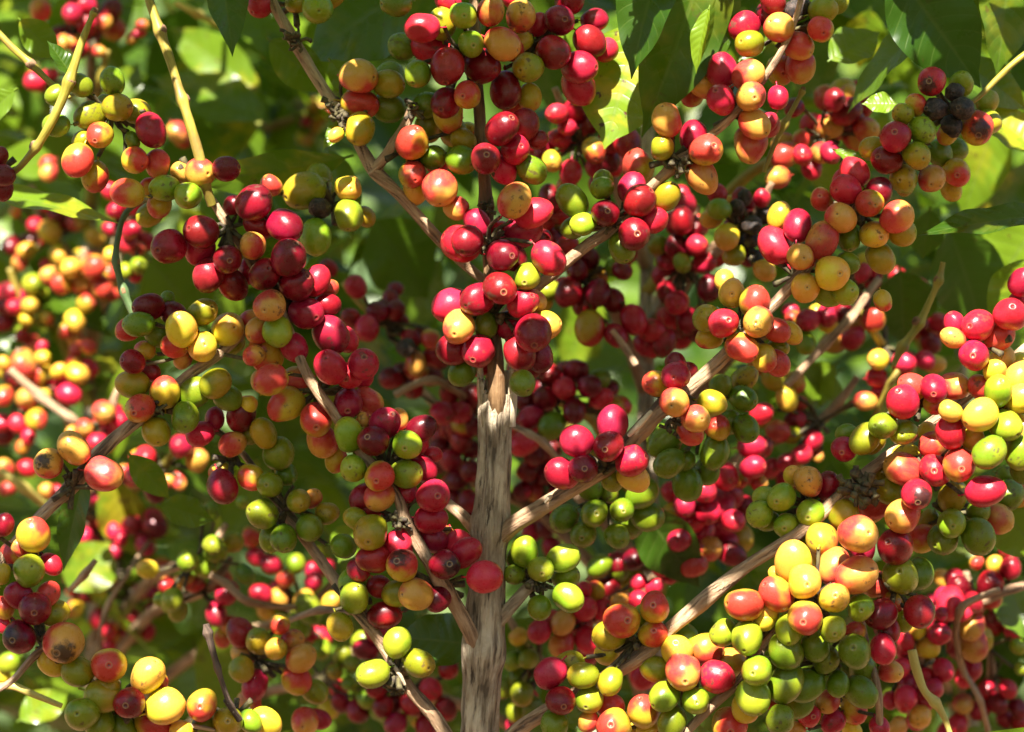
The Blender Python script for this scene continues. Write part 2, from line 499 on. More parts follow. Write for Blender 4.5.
def cluster(label, txt, d=-0.02, node=None, far=False, group='coffee cherry clusters on the main bush'):
    items = parse(txt)
    if not items: return
    cx = sum(i[0] for i in items) / len(items)
    cy = sum(i[1] for i in items) / len(items)
    if node is None: node = (cx, cy)
    if far:
        for _ in range(int(len(items) * 0.75)):
            b = rnd.choice(items)
            a = rnd.uniform(0, 2 * PI); q = rnd.uniform(0.9, 2.1) * b[2]
            items.append((b[0] + q * math.cos(a), b[1] + q * math.sin(a), b[2] * rnd.uniform(0.8, 1.05), rnd.choice(items)[3][0].replace('K', 'D') + ('*' if '*' in b[3] and rnd.random() < 0.5 else '')))
    done = []
    for (px, py, r, code) in items:
        s0 = pxs(d)
        dep = d
        for _ in range(3):
            rw = r * pxs(dep)
            p = at(px, py, dep)
            need = d + (rnd.uniform(-0.002, 0.003) if not done else 0)
            for (q, qr, _c) in done:
                dx = p.x - q.x; dz = p.z - q.z
                h = math.hypot(dx, dz); m = (rw + qr) * 0.97
                if h < m:
                    need = max(need, q.y + math.sqrt(m * m - h * h))
            dep = need
        done.append((at(px, py, dep), r * pxs(dep), code))
    ymean = sum(q[0].y for q in done) / len(done)
    hub = at(node[0], node[1], ymean + 0.008)
    root = empty('cherry_cluster', hub, label, 'coffee cherries', group)
    CLUSTER_CENTRES.append((hub, len(done)))
    st = MB()
    for (p, rw, code) in done:
        t = code[0]
        base, blush, amt = TONE[t]
        jit = [rnd.uniform(0.86, 1.14) for _ in range(3)]
        v = rnd.uniform(0.9, 1.12)
        c = [min(0.9, base[i] * (0.6 + 0.4 * jit[i]) * v) for i in range(3)]
        b = [min(0.9, blush[i] * (0.6 + 0.4 * jit[i]) * v) for i in range(3)]
        if t in 'RD':
            h = rnd.random()
            c = [c[0] * (0.78 + 0.5 * h), c[1] + 0.009 * h ** 3, c[2] + 0.012 * rnd.random() ** 2]
            b = [b[0] * (0.78 + 0.5 * h), b[1] + 0.005 * h ** 3, b[2]]
        elif far:
            c = [q * 0.85 for q in c]; b = [q * 0.85 for q in b]
        me = CH_DRY if t == 'K' else CH[rnd.randrange(len(CH))]
        o = bpy.data.objects.new('cherry', me)
        col.objects.link(o)
        o.parent = root
        o.location = p - hub
        out = p - hub
        if out.length < 1e-5: out = Vector((0, -1, 0))
        out.normalize()
        if 'n' in code:
            axis = Vector((rnd.uniform(-0.4, 0.4), -1.0, rnd.uniform(-0.50, 0.25))) + out * 0.25
        else:
            a = rnd.uniform(0, 2 * PI)
            axis = out * 1.0 + Vector((math.cos(a) * 0.55, rnd.uniform(-0.35, 0.5), math.sin(a) * 0.55 - 0.15))
        axis.normalize()
        q = axis.to_track_quat('Z', 'Y') @ Quaternion((0, 0, 1), rnd.uniform(0, 2 * PI))
        o.rotation_mode = 'QUATERNION'
        o.rotation_quaternion = q
        e = rnd.uniform(0.97, 1.13)
        o.scale = (rw * 0.985, rw * 0.985, rw * 0.985 * e)
        o.color = (c[0], c[1], c[2], 1)
        o['blush'] = [b[0], b[1], b[2]]
        o['patchy'] = amt
        o['bruise'] = 1.0 if 'b' in code else 0.0
        if 'b' in code: o['label'] = 'cherry with a blackened bruise'
        o['eye'] = 1.0 if 'n' in code else 0.0
        o['dry'] = 1.0 if t == 'K' else 0.0
        if t == 'K':
            o['label'] = 'shrivelled black dried cherry'
        lit = '*' in code
        (LIT if lit else SHADE).append((p + Vector((0, -rw * 0.5, rw * 0.5)), rw * (1.6 if far and lit else 1.0)))
        if not lit and rnd.random() < 0.10:
            a = rnd.uniform(-0.9, 0.9)
            FLECK.append((p + Vector((math.sin(a) * rw * 0.7, -rw * 0.5, rw * rnd.uniform(0.1, 0.6))), rw * rnd.uniform(0.25, 0.5)))
        # stalk to the hub
        e0 = p - axis * rw * 1.35
        midp = (e0 + hub) * 0.5 + Vector((rnd.uniform(-1, 1), rnd.uniform(-0.3, 1), rnd.uniform(-1, 1))) * 0.003
        if (e0 - hub).length < 0.032:
            tube(st, [(hub + (e0 - hub) * 0.05, 0.0013), (midp, 0.0010), (e0, 0.0011)], sides=5, sub=3, wob=0.25, seed=rnd.random() * 50, cap=False)
    # dry flower remains on the node
    for _ in range(5 if not far else 2):
        a = Vector((rnd.uniform(-1, 1), rnd.uniform(-1, 0.6), rnd.uniform(-1, 1))).normalized()
        tube(st, [(hub, 0.0016), (hub + a * 0.006, 0.0014), (hub + a * rnd.uniform(0.009, 0.014), 0.0018)], sides=5, sub=3, wob=0.4, seed=rnd.random() * 50)
    st.build('stalk', M_STALK, root)
    return root

# ------------------------------------------------------------------ fruit on the main plant, each cluster front to back
cluster('loose olive and orange cherries below the crossing green stems, two dark green on top', '''
t00 400 540 55 On; 470 430 60 y; 360 460 58 y; 310 640 68 O; 605 520 65 D; 545 445 55 y; 450 325 54 g; 320 340 48 g; 225 500 52 g; 225 380 45 g;
380 705 58 O; 330 560 42 y; 420 420 40 y; 540 640 55 O; 630 655 56 P; 530 560 32 g''', -0.02, (112, 112))
cluster('small mixed cluster where the yellow stem ends, a bright green cherry among orange ones', '''
t01 750 50 58 Gn; 660 20 58 G; 640 85 52 O; 510 40 65 O; t00 905 675 56 D; 800 690 62 P; 730 690 45 P; t01 600 125 50 y; 600 15 40 O''', -0.025, (196, 182))
cluster('dense wine red cherries at the head of the long cascade, below the yellow stem', '''
t01 805 195 70 D; 1015 80 74 D; 910 305 60 Dn; 675 255 72 D; 835 370 66 D; 1010 250 58 Pn; 800 265 62 R; 930 405 62 D; 930 90 40 D; t11 115 170 70 D; 15 165 60 D; t01 1000 350 50 R''', -0.03, (228, 228))
cluster('plump red cherries midway down the cascade with a single green one among them', '''
t11 130 300 72 D; 35 365 66 D; 165 405 70 D; 55 490 66 Pn; 200 520 70 R; 85 595 62 G; 300 605 76 R*; 150 655 60 R; 285 487 48 D; 240 390 58 R*; 355 625 52 R; 290 425 40 P*; -15 250 45 P; 10 590 55 P; 40 680 72 O''', -0.035, (285, 300))
cluster('red and amber cherries around the bare branch at the waist of the cascade', '''
t12 298 5 72 R; t11 430 725 66 R; t12 370 40 58 Rn; 60 55 64 O; 365 150 66 Rn; 240 215 70 On; 450 140 60 P; 120 155 68 O; 160 62 64 P; 425 45 45 R; 440 0 50 P; 265 300 66 P; 320 375 46 O*''', -0.035, (318, 392))
cluster('green, amber and wine cherries packed together near the foot of the cascade', '''
t12 605 315 63 Gn; 495 440 62 On; 470 300 63 Dn; 370 275 64 G; 390 410 56 Gn; 600 432 60 G; 515 230 64 R; 495 520 62 P; 430 525 58 D; 660 250 56 D; 640 300 58 R*; 570 212 42 P; 665 410 56 R*; 705 355 38 R; 600 500 50 R; 430 215 30 P*''', -0.03, (388, 470))
cluster('dark red cherries and a big olive one lowest on the cascade beside the trunk', '''
t12 460 668 76 yn; 710 520 70 Rn; 700 612 64 R; 565 710 62 R*; 710 695 56 R; 820 725 64 R; 400 612 46 y; 440 575 55 D; 760 672 35 P*''', -0.03, (404, 520))
cluster('yellow cherries with two dark red ones tucked behind, where the leaning branch meets the cascade', '''
t01 725 585 68 Y; 810 655 62 Yn; 810 515 60 y; 910 585 70 Y; 555 565 56 g; 595 495 58 D; 515 585 50 O; 700 650 56 O; 695 525 56 D; 635 610 48 g; 1010 560 56 P; 730 700 42 P; 530 715 50 D; 580 670 40 O; 930 640 50 y; 1015 690 45 P; 670 460 30 g''', -0.02, (200, 345))
cluster('peach, spotted orange and olive cherries with dark green ones behind on the leaning branch', '''
t02 560 170 64 On; 660 105 63 O*; 530 72 60 y; 625 262 60 y; 862 70 62 y; 740 205 62 g; 780 105 62 g; 910 125 56 g; 985 155 40 Y; 600 20 40 D''', -0.015, (165, 410))
cluster('three cherries on the leaning branch, one large and pink lit, two dull red brown', '''
t02 415 432 76 P*; 295 330 64 P; 195 390 64 Pnb''', -0.03, (73, 487))
cluster('pale sunlit yellow cherry above a green one at the picture edge, with reds below', '''
t03 115 85 70 G; t02 135 675 70 O*; 80 725 42 P*; t03 205 60 46 R*; t02 15 635 42 D; t03 60 15 58 O; -15 40 45 D''', -0.04, (20, 560))
cluster('bruised brown red cherries with an olive one beneath, on the pink twig', '''
t03 140 238 68 Dn; 255 375 84 Pnb; 75 352 70 Dnb; 190 182 52 O; 310 490 63 y; 435 465 74 On; 75 185 56 R; 220 258 56 y; 215 450 64 O; 15 235 45 O; 10 100 40 y; 410 590 66 y; 20 300 40 R''', -0.045, (40, 640))
cluster('bright yellow cherries round one dark red one with an eye on the pink twig', '''
t03 518 615 65 Dn; 590 505 73 Y*; 660 630 76 Y*; 620 700 72 O*; 330 660 72 g; 630 530 45 O; 400 700 60 g; 490 720 60 g; 430 555 56 y; 560 725 50 y''', -0.045, (118, 706))
cluster('orange and yellow green cherries at the tip of the thin dead twig', '''
t03 810 625 70 O*; 910 690 63 yn; 725 728 46 Y*; 810 722 58 y; 1000 690 50 G*; t13 40 690 60 Y*; t03 955 715 40 y''', -0.03, (236, 716))
cluster('mixed yellow, orange and red cherries slightly behind the dead twig', '''
t13 80 400 46 Y*; 15 370 55 y; t03 960 335 58 D; 965 480 54 y; t13 180 437 58 P; 160 525 62 O; t03 1020 545 58 R; t13 95 300 44 O; 145 365 46 P; 195 690 62 Pn; 250 680 44 R; 235 570 50 y; t03 970 420 46 P; 995 620 56 P; 1005 350 46 y''', 0.07, (258, 660))
cluster('shaded wine red cherries hanging left of the green ones, under the cascade', '''
t02 965 200 62 D; 930 312 56 P; 890 482 66 D; 800 272 54 R; 1005 445 55 O; 880 425 44 O*; 1010 270 46 y; 860 210 40 R*; t12 15 60 40 Y''', 0.008, (232, 460))
cluster('dull dark green cherries strung down the low branch beneath the cascade', '''
t12 30 270 56 y; 90 350 66 g; 55 475 56 gn; 215 645 58 g; 120 432 46 g; 25 590 62 g; 110 690 56 g; 285 590 46 y; 350 720 50 g; 60 690 50 g; 170 540 50 y; 225 530 40 P''', 0.004, (285, 510))
cluster('three bright green cherries splayed from one node, left of the trunk', '''
t13 565 375 60 G*; 468 498 64 G*; 650 455 65 y''', -0.02, (397, 673))
cluster('two green cherries facing the light, one over the other, on the low branch', '''
t13 395 195 63 G; 385 135 58 G; 335 310 56 y''', -0.015, (350, 606))
cluster('orange and red cherries with one black bruised cherry, beside the forking branch', '''
t13 755 60 66 Dnb; 915 112 72 R; 585 65 70 Onb; 640 182 68 P; 840 15 62 R; 575 175 62 y; 470 40 60 D; 515 265 62 D; 495 150 52 D; 580 0 52 R; 730 200 50 D; 410 85 46 D''', -0.03, (440, 585))
cluster('backlit scarlet and wine cherries on the green shoot just below its first fork', '''
t11 845 230 66 D; t21 10 70 68 P; 85 120 68 R*; t11 985 290 66 D; t11 820 243 78 R*; t21 45 190 70 R*; 145 300 66 R*; 60 375 56 Gn; t21 10 300 52 D; t11 885 160 52 R*; t21 120 222 40 D; t11 970 190 40 R*; 800 100 50 P''', -0.035, (489, 245))
cluster('ripe red cherries crowded on the shoot right above the torn trunk top', '''
t11 975 422 72 Dn; 885 465 70 D; t21 85 600 76 D; t11 810 575 70 P*; 785 490 72 R*; 890 672 68 Rn; 920 570 48 g; t21 45 480 66 R*; 30 680 66 D; 110 695 60 D; 135 572 62 Y*; 85 475 50 P*; t11 790 665 66 D; t21 -10 570 60 R; t12 825 25 58 g; t22 42 70 54 g; 60 0 50 D; t12 900 -10 50 R''', -0.035, (493, 315))
cluster('green cherries among red ones with one glowing pink cherry, topping the shoot', '''
t10 830 60 60 Gn; 860 175 58 Gn; 665 110 68 R*; 745 95 62 y*; 985 175 70 P; 765 265 72 D; 710 190 76 R; 905 265 74 D; 845 380 60 On; 760 410 64 D; 770 455 66 O; 940 45 56 P; 770 5 52 R; 585 185 56 g; 645 295 56 g; 680 420 56 g; 690 510 58 y; 790 530 56 y; 560 10 60 g; 850 530 44 O''', -0.03, (470, 60))
cluster('dark shaded red cherries beside the white glossy leaf', '''
t20 35 65 66 P; 65 270 66 y; 165 210 70 D; 190 80 64 D; 270 270 68 R; 265 345 72 R; 310 165 64 D; 375 200 52 R; 5 200 46 O; t10 1000 360 70 D; t20 70 390 50 O; 45 165 38 Y*; 10 410 52 O; 105 100 44 R; t20 230 -5 60 D; 330 80 50 D; 10 -10 50 R''', -0.015, (535, 45))
cluster('few wine red cherries below the top cluster, hugging the slim shoot', '''
t10 920 635 64 Dn; 985 515 70 D; t20 15 600 62 R*; 50 500 62 D; 80 680 56 g; 105 560 38 D; t10 990 680 56 R''', -0.035, (484, 160))
cluster('single red cherry over dull olive ones at the fork of the dark branch', '''
t10 410 305 72 P; 530 335 60 y; 415 515 63 y; 535 310 64 g; 415 415 66 O; 530 430 62 g; 320 540 30 Y''', -0.01, (346, 108))
cluster('amber cherries lit from above where the pinkish branch forks', '''
t10 625 570 68 O*; t11 735 20 76 P*; t10 625 700 60 O; t10 710 630 52 g; 820 640 62 g; 725 650 50 R; t11 640 25 55 Y; t10 830 560 50 y''', -0.015, (405, 150))
cluster('shiny yellow green cherries with one black dried fruit on the hanging twig', '''
t11 370 130 62 G*; 370 20 58 Y*; 240 215 66 G; 255 100 48 K; 195 30 76 y; 435 135 44 y; 265 35 50 y; 60 10 46 O; t10 250 710 60 y''', 0.01, (332, 205))
cluster('big dim olive cherries at the upper edge beside the broken twig stubs', '''
t10 245 35 64 G; 20 15 56 R; 165 10 46 y; 300 -10 50 y''', 0.02, (295, 5))
cluster('dark green and wine cherries at the end of the upward branch right of the shoot', '''
t21 375 120 60 Dn; 490 205 68 Dn; 285 165 50 G*; 240 70 63 g; 510 70 68 D; 245 180 48 g; 570 150 54 R; 620 55 56 y; 480 20 62 R; 360 20 50 g; 440 260 62 g; t20 505 665 66 O; t20 365 725 46 g; 490 725 50 R''', -0.02, (612, 228))
cluster('orange cherries with a sunlit one facing out, where the upward branch tops out', '''
t20 775 600 69 On*; 620 480 66 P; t20 760 705 68 P*; 725 545 62 R; 600 590 52 y''', -0.025, (672, 160))
cluster('glossy pink and red cherries below the curled leaf', '''
t20 955 385 64 Pn*; 835 400 60 R; 945 300 62 P*; 840 280 64 R; 770 340 60 P; 970 495 64 P; 955 575 70 P; 1015 500 56 R*; 720 385 46 O''', -0.02, (733, 115))
cluster('dull red and olive cherries in deep shade at the upper edge', '''
t20 950 175 60 y*; 930 105 62 R*; t30 45 110 62 P; 210 115 57 O; 120 182 60 P; 130 265 62 P; 50 280 62 On; 220 40 57 y; 120 35 56 K; 20 10 50 D; 0 60 50 D; 40 390 46 R; 0 490 40 R; 270 10 50 y''', -0.01, (790, 30))
cluster('four shrivelled black cherries beside a red one and green ones, under the big dark leaf', '''
t30 670 435 52 K; 780 435 54 K; 735 505 48 K; 655 325 62 Rnb; 745 370 46 K; 835 510 70 Onb; 775 335 50 G; 720 535 44 O; 880 490 54 y; 875 405 48 y''', -0.015, (955, 112))
cluster('rosy and yellow green cherries with clear eyes below the shrivelled black ones', '''
t30 510 545 66 Rn; 595 622 58 yn; 475 640 64 D; 615 520 56 G; 540 715 62 yn; 655 715 60 Pn; 755 690 60 On; 685 612 56 g; 415 592 50 y; 745 598 50 g; 540 455 46 y; 590 420 46 O; t31 735 25 50 O; 550 10 40 y; 460 470 40 O''', -0.025, (905, 152))
cluster('red and orange cherries with dark eyes in the middle of the upper right spray', '''
t31 405 80 58 On; 290 140 68 P; 310 25 64 R; 515 135 68 P; 425 205 60 Yn; 215 65 50 On; 450 300 62 y; 445 35 56 D; 535 195 58 y; t30 345 690 60 R; t31 325 220 52 g; t30 300 720 46 R''', -0.03, (865, 215))
cluster('yellow cherries and blushed ones with small eyes at the tip of the long bare branch', '''
t31 255 360 73 Yn; 130 295 58 Pn; 150 420 62 Yn; 215 230 66 P; 120 170 62 R*; 30 250 72 R*; 310 437 54 Gn; 240 440 58 G; 320 320 46 g; 45 130 50 O*''', -0.035, (795, 275))
cluster('bright yellow and peach cherries round a raspberry red one on the long bare branch', '''
t21 845 560 65 Rn*; 985 555 68 Pn*; 970 475 64 O*; 880 440 61 Yn; 920 660 62 O*; 780 540 60 yn; 850 390 44 Y*; t31 35 590 54 O; 0 570 46 y; t21 790 620 48 O; 1010 700 54 O; t31 35 720 52 P; 90 600 48 O; 40 660 40 y''', -0.035, (738, 325))
cluster('ring of six scarlet cherries over a yellow one, beside the peeled patch of branch', '''
t22 385 320 64 Dn; 285 410 63 Dn; 400 232 68 R*; 260 300 66 R*; 480 380 66 R*; 200 430 66 R*; 485 445 62 Y; 400 455 50 y''', -0.045, (606, 468))
cluster('two pinkish red cherries with ringed eyes above a yellow one, high on the bare branch', '''
t22 650 145 62 Pn*; 735 210 60 Pn*; 655 40 62 R; 575 70 56 O; 800 150 56 y*; 710 262 56 O; t21 655 725 46 D; t22 700 20 40 D''', -0.045, (672, 400))
cluster('deep green cherries in the shade behind the two pinkish red ones', '''
t22 820 245 58 O; 835 80 48 g; 925 130 56 g; 930 50 52 y; 935 250 56 g; 810 345 64 g; 630 390 62 g; 610 305 66 g; 690 380 42 g; 870 225 50 g; 700 470 66 g; 780 420 56 g; 590 280 50 g''', 0.02, (708, 425))
cluster('shaded green cherries hanging below the scarlet ring', '''
t22 330 590 60 gn; 285 675 56 gn; 440 575 52 gn; 210 610 58 g; 520 510 62 g; 540 600 62 g; 420 680 52 g; 310 490 50 g; 480 640 52 g; 390 510 40 g''', 0.03, (607, 500))
cluster('bright green cherries hard against the trunk, on a short side branch', '''
t23 115 80 55 Gn; 205 38 60 G*; 50 8 58 G*; 225 195 62 G*; 215 110 50 g; 10 100 46 g; 110 235 50 g; 20 40 45 g''', -0.01, (528, 582))
cluster('ruddy orange cherries on the lower branch with two dark crimson ones beneath', '''
t23 440 287 76 On; 570 232 66 On; 565 337 63 On; 390 345 66 y; 195 607 63 Dn; 155 497 64 R; 285 505 58 y; 310 600 58 Gn; 230 462 56 y; 380 415 52 Y*; 395 530 52 y; 170 700 58 g; 305 690 42 P*; 520 270 40 y''', -0.03, (636, 642))
cluster('sunlit cream and pink cherries above two fresh green ones, low on the lower branch', '''
t23 685 490 75 Pn*; 735 605 60 Gn*; 610 590 63 G*; 660 408 66 Y*; 820 512 70 R*; 775 400 66 O*; 870 455 62 Y*; 575 480 56 y; 690 350 56 g; 640 690 60 g''', -0.04, (690, 660))
cluster('peach and yellow cherries at the bottom edge beneath the cream and pink ones', '''
t23 410 712 78 On*; 525 650 70 O*; 395 630 58 O; 550 728 56 Y*; 480 735 50 Y*''', -0.03, (648, 728))
cluster('fresh green cherries with yellow ones between, at the inner side of the big sunlit heap', '''
t23 940 355 65 G*; 980 487 66 Gn*; 845 335 56 G*; 930 222 71 O*; 965 590 72 G; 940 630 66 Y; 870 705 76 On; 1010 260 56 Y*''', -0.05, (765, 640))
cluster('heap of pale yellow sunlit cherries, the brightest fruit of all', '''
t33 145 130 73 Yn*; 150 275 73 On*; 100 48 76 Y*; 265 195 66 Yn*; 355 105 76 P*; 35 180 70 O*; t32 360 670 80 Pn*; t33 265 70 68 P*; t32 215 690 70 O*; t33 210 15 58 Y*; 260 320 58 Gn; 370 235 58 Gn; 85 320 62 G; -10 280 50 Y*; 40 110 40 Y*''', -0.06, (815, 600))
cluster('shaded green cherries under the pale yellow heap', '''
t33 70 410 76 g; 190 390 62 g; 345 410 74 g; 230 440 62 g; 70 535 76 g; 150 545 70 g; 280 540 50 g; 370 570 62 g; 380 480 60 g; -10 485 60 G*; 50 680 64 g; 20 600 44 O; 345 332 44 P; 120 620 60 g; 310 470 50 g''', -0.04, (830, 660))
cluster('dim red and orange cherries at the foot of the heap', '''
t33 165 665 52 Rn; 240 610 50 P; 260 690 50 R*; 340 640 58 O; 335 722 40 Y*; 490 490 52 P; 445 712 42 R; 400 610 30 O*; 110 725 40 P''', 0.0, (845, 705))
cluster('wine red cherries and a broad green one right beside the pale heap', '''
t32 510 722 76 D; t33 530 108 78 G; 605 250 66 D; 600 100 66 g; 450 260 66 D; 375 0 60 R*; 460 400 54 R; 475 320 54 D; 540 290 44 y; 500 215 44 O; 430 140 60 P''', -0.03, (893, 590))
cluster('three glossy red cherries and a pale one topping the upper sunlit spray', '''
t32 665 90 61 Rn*; 540 142 72 R*; 575 85 62 O*; 745 80 60 P*; 665 150 46 O; 460 240 60 g; 540 265 59 Gn*; 390 290 62 y; 305 332 56 Rn; 420 300 50 y; 315 270 40 g''', -0.04, (920, 405))
cluster('pink and yellow blushed cherries crowding the sunlit spray, one with a grey scar', '''
t32 765 395 70 On*; 730 265 68 R*; 595 512 66 Rnb*; 870 500 72 R*; 670 415 70 Rn*; 540 415 75 P*; 540 600 73 P*; 660 315 58 P*; 550 370 66 Y*; 485 500 58 y*; 430 550 66 O*; 820 290 48 Y*; 460 430 42 y; 640 270 42 Y*; 405 585 52 O*''', -0.045, (925, 470))
cluster('lemon yellow and lime cherries massed at the picture edge', '''
t32 850 195 70 Y*; 950 237 66 G*; 920 100 62 G*; 1010 130 62 Y*; 885 345 66 G*; 1005 345 62 G*; 1010 45 66 Y*; 905 18 48 Y*; 855 90 54 O*; 730 180 48 Y*; t31 935 712 56 Y*; 1010 725 48 Y*; t32 1020 250 50 Y*; 960 290 50 G; 1020 420 50 g''', -0.055, (1000, 410))
cluster('dark green and dull orange cherries in the shadow below the sunlit spray', '''
t32 735 630 62 Gn; 840 682 74 g; 740 522 66 y; 700 692 66 g; 840 585 52 g; 920 610 62 P; 960 520 62 g; 620 690 58 O; 1010 520 52 O; 960 440 50 g; 640 620 46 y''', -0.015, (950, 515))
cluster('vivid red cherries climbing the edge branch above the lemon yellow ones', '''
t31 825 690 64 Rn*; 970 525 70 R*; 840 570 68 R*; 920 610 64 P*; 1018 397 56 R*; 740 620 46 P*; 745 560 46 R*; 1000 470 40 R''', -0.045, (985, 345))
cluster('green cherries with dark eyes under a dull plum one on the lower branch', '''
t32 170 587 60 Gn; 55 525 62 Gn; 75 640 56 Gn; 160 462 66 Pn; 240 480 54 D; t22 990 592 56 G; t32 300 590 66 y; 140 690 52 g; 0 620 46 g; t22 1012 525 46 G; t32 100 440 40 Y''', -0.02, (808, 505))
cluster('three dark wine cherries cut off by the picture edge, high up', '''
t00 10 700 50 D; t01 5 20 52 D; t00 -5 630 40 D''', -0.02, (-6, 175))

# ------------------------------------------------------------------ fruit on the bushes behind, out of focus
BG = 'out of focus coffee cherry clusters on the bushes behind'
cluster('blurred yellow and orange sunlit cherries, the brightest patch behind', '''
t01 375 335 52 O*; 285 340 46 Y*; 405 415 50 O*; 245 405 42 O*; 320 400 44 P*; 345 480 42 O*; 430 365 42 O*; 300 550 48 Y*; 340 370 40 O*; 260 590 32 O; 300 620 40 P; 240 300 30 Y''', 0.30, None, True, BG)
cluster('blurred lime and red cherries beyond the bright yellow patch', '''
t01 130 405 46 G*; 120 490 36 Y*; 60 495 36 R*; 105 545 30 Y; 190 540 28 O; 30 500 40 D; 170 440 30 G*; 90 610 32 D; 130 650 38 P; 15 560 40 D''', 0.34, None, True, BG)
cluster('blurred golden and pink cherries under the lit edge leaf', '''
t01 200 195 48 Y*; 140 170 36 R*; 230 285 36 Y*; 105 270 36 Y*; 185 325 26 R*; 80 320 36 P*; 300 160 36 P; 230 130 40 D; 290 110 36 R; 170 220 34 O; 60 115 24 P; 50 250 46 D; 330 150 40 O''', 0.38, None, True, BG)
cluster('blurred pink cherries beside the blue green twig', '''
t01 460 108 38 R*; 525 190 38 R*; 510 240 42 R*; 555 330 38 G*; 500 350 34 G*; 440 285 30 Y*; 545 260 36 P*; 440 30 36 R*; 490 210 32 P*''', 0.22, None, True, BG)
cluster('blurred pink, yellow and grey cherries along the pinkish twig behind', '''
t02 310 30 46 Y*; 275 115 48 R*; 95 0 48 P*; 160 40 36 O*; 105 130 48 P; 145 212 46 O*; 70 230 38 R*; 15 120 40 O; 5 230 40 R*; 65 50 44 D; 20 280 40 D; 235 20 32 Y; t01 170 700 34 Y*; 15 722 32 Y*; t01 90 715 50 P*''', 0.30, None, True, BG)
cluster('blurred scarlet cherries behind the big pink lit cherry', '''
t02 415 185 50 P*; 480 220 42 R*; 390 305 42 R*; 340 245 38 P*; 440 250 40 R; 460 190 36 R*''', 0.22, None, True, BG)
cluster('blurred crimson cherries on a thin twig right of the pink lit one', '''
t02 580 365 48 R*; 725 322 50 R*; 790 377 50 P*; 545 430 44 R*; 720 470 30 P*; 570 450 42 D; 620 500 48 D; 630 455 36 D; 670 460 30 P; 545 360 30 O''', 0.2, None, True, BG)
cluster('blurred small red cherries low behind the leaning branch', '''
t02 380 530 26 R*; 110 410 38 R*; 190 500 36 P*; 340 680 32 R; 480 690 34 R; 530 640 46 D; 620 640 52 D; 20 410 40 P*; 580 720 40 R; 560 660 40 D; 30 490 34 P*''', 0.30, None, True, BG)
cluster('blurred lime cherries hanging between the left branches', '''
t02 850 715 42 G*; 785 580 40 G*; 970 545 28 G*; t03 750 45 46 G*; 860 10 46 G*; 690 200 44 G; 710 250 40 y; 590 80 40 Y; 980 100 40 g''', 0.16, None, True, BG)
cluster('blurred tiny red and yellow cherries on the far low twigs', '''
t03 565 160 40 R*; 500 45 36 Y*; 530 265 34 R*; 520 340 38 R*; 460 350 30 Y; 390 190 28 Y*; 590 90 30 y; 580 0 44 R; 470 385 34 D; 540 300 26 D''', 0.40, None, True, BG)
cluster('blurred three red cherries under a pale stub left of the low branch', '''
t03 905 185 46 R*; 865 262 47 R*; 735 130 40 P*; 780 140 40 O; 920 160 36 R*; 670 150 36 D''', 0.18, None, True, BG)
cluster('blurred lime cherries glowing beneath the low branch', '''
t03 35 455 42 G*; 10 510 34 Y*; t13 210 240 58 G*; 425 375 46 G*; 385 460 36 G*; 300 210 38 Y*; 315 490 36 y; 440 600 38 G*; 500 650 44 G*; 600 650 44 G*; 650 690 30 Y*; 690 605 24 Y*; 410 645 50 D; 340 615 40 D; 590 580 46 O''', 0.2, None, True, BG)
cluster('blurred pink cherries glinting in the high shade', '''
t00 290 55 44 R*; 350 22 38 R*; 350 100 48 R*; 250 170 34 P*; 395 205 28 P*; 415 92 34 P*; 300 90 40 D; 440 50 50 D; 320 200 36 D; 380 140 30 D''', 0.28, None, True, BG)
cluster('blurred red cherries between the green stems', '''
t00 140 325 44 R*; 200 300 32 R; 710 530 44 P*; 195 690 38 P*; 570 100 24 P*; 160 40 44 P; 730 565 30 O*''', 0.28, None, True, BG)
cluster('tiny far cherries of several colours framed by dark leaves', '''
t10 230 420 24 Y*; 260 430 22 P*; 200 485 24 R*; 245 480 28 O*; 265 465 22 O*; 235 515 22 Y; 210 558 24 P; 80 215 38 G*; 45 210 20 P*; 300 655 42 Y*''', 0.5, None, True, BG)
cluster('dim dark red cherries deep behind the cascade', '''
t11 400 415 46 R; 445 580 52 R; 600 660 46 K; 700 625 44 O; 485 515 42 D; 640 720 46 P; 720 700 50 D; 290 340 36 D; 560 510 40 D; 380 540 40 D''', 0.16, None, True, BG)
cluster('dim crimson cherries in the shade left of the torn trunk top', '''
t12 540 50 48 D; 640 15 48 O; 625 90 46 D; 745 190 52 R; 815 185 52 R; 860 120 52 D; 825 235 44 O; 700 40 46 D; 780 100 48 D; 820 300 46 D; 770 250 44 D; 860 330 46 D; 800 400 40 D''', 0.18, None, True, BG)
cluster('dark red cherries in the hollow under the hanging lit leaf', '''
t20 180 455 44 R; 220 510 38 R; 190 555 44 R*; 330 600 52 O; 160 645 46 Y*; 235 690 48 R; 460 570 60 D; 250 440 50 D; 400 560 56 D; 130 600 44 D; 300 500 48 D; 300 410 26 P*; 390 640 46 D; 200 560 24 P*''', 0.10, None, True, BG)
cluster('dim red cherries around the blurred trunk behind', '''
t21 225 440 58 D; 345 440 54 D; 405 470 50 D; 310 580 62 O; 415 610 48 R; 485 545 54 R; 560 590 54 R; 60 100 40 D; 150 430 42 G*; 150 60 50 D; 190 130 40 D; 260 350 48 D; 310 300 44 D; 440 350 40 D; 130 480 36 Y*; 220 250 46 D''', 0.13, None, True, BG)
cluster('shadowy red cherries right of the blurred trunk behind', '''
t21 740 250 46 R*; 680 320 40 G; 660 255 52 D; 680 150 54 D; 585 250 40 y; 660 480 52 R; 690 90 50 R; 740 180 48 D; 790 420 52 D; 700 550 52 D; 770 320 46 R; 640 530 46 R; 610 640 50 D; 740 150 26 O*; 620 440 46 D; 680 45 36 R*''', 0.14, None, True, BG)
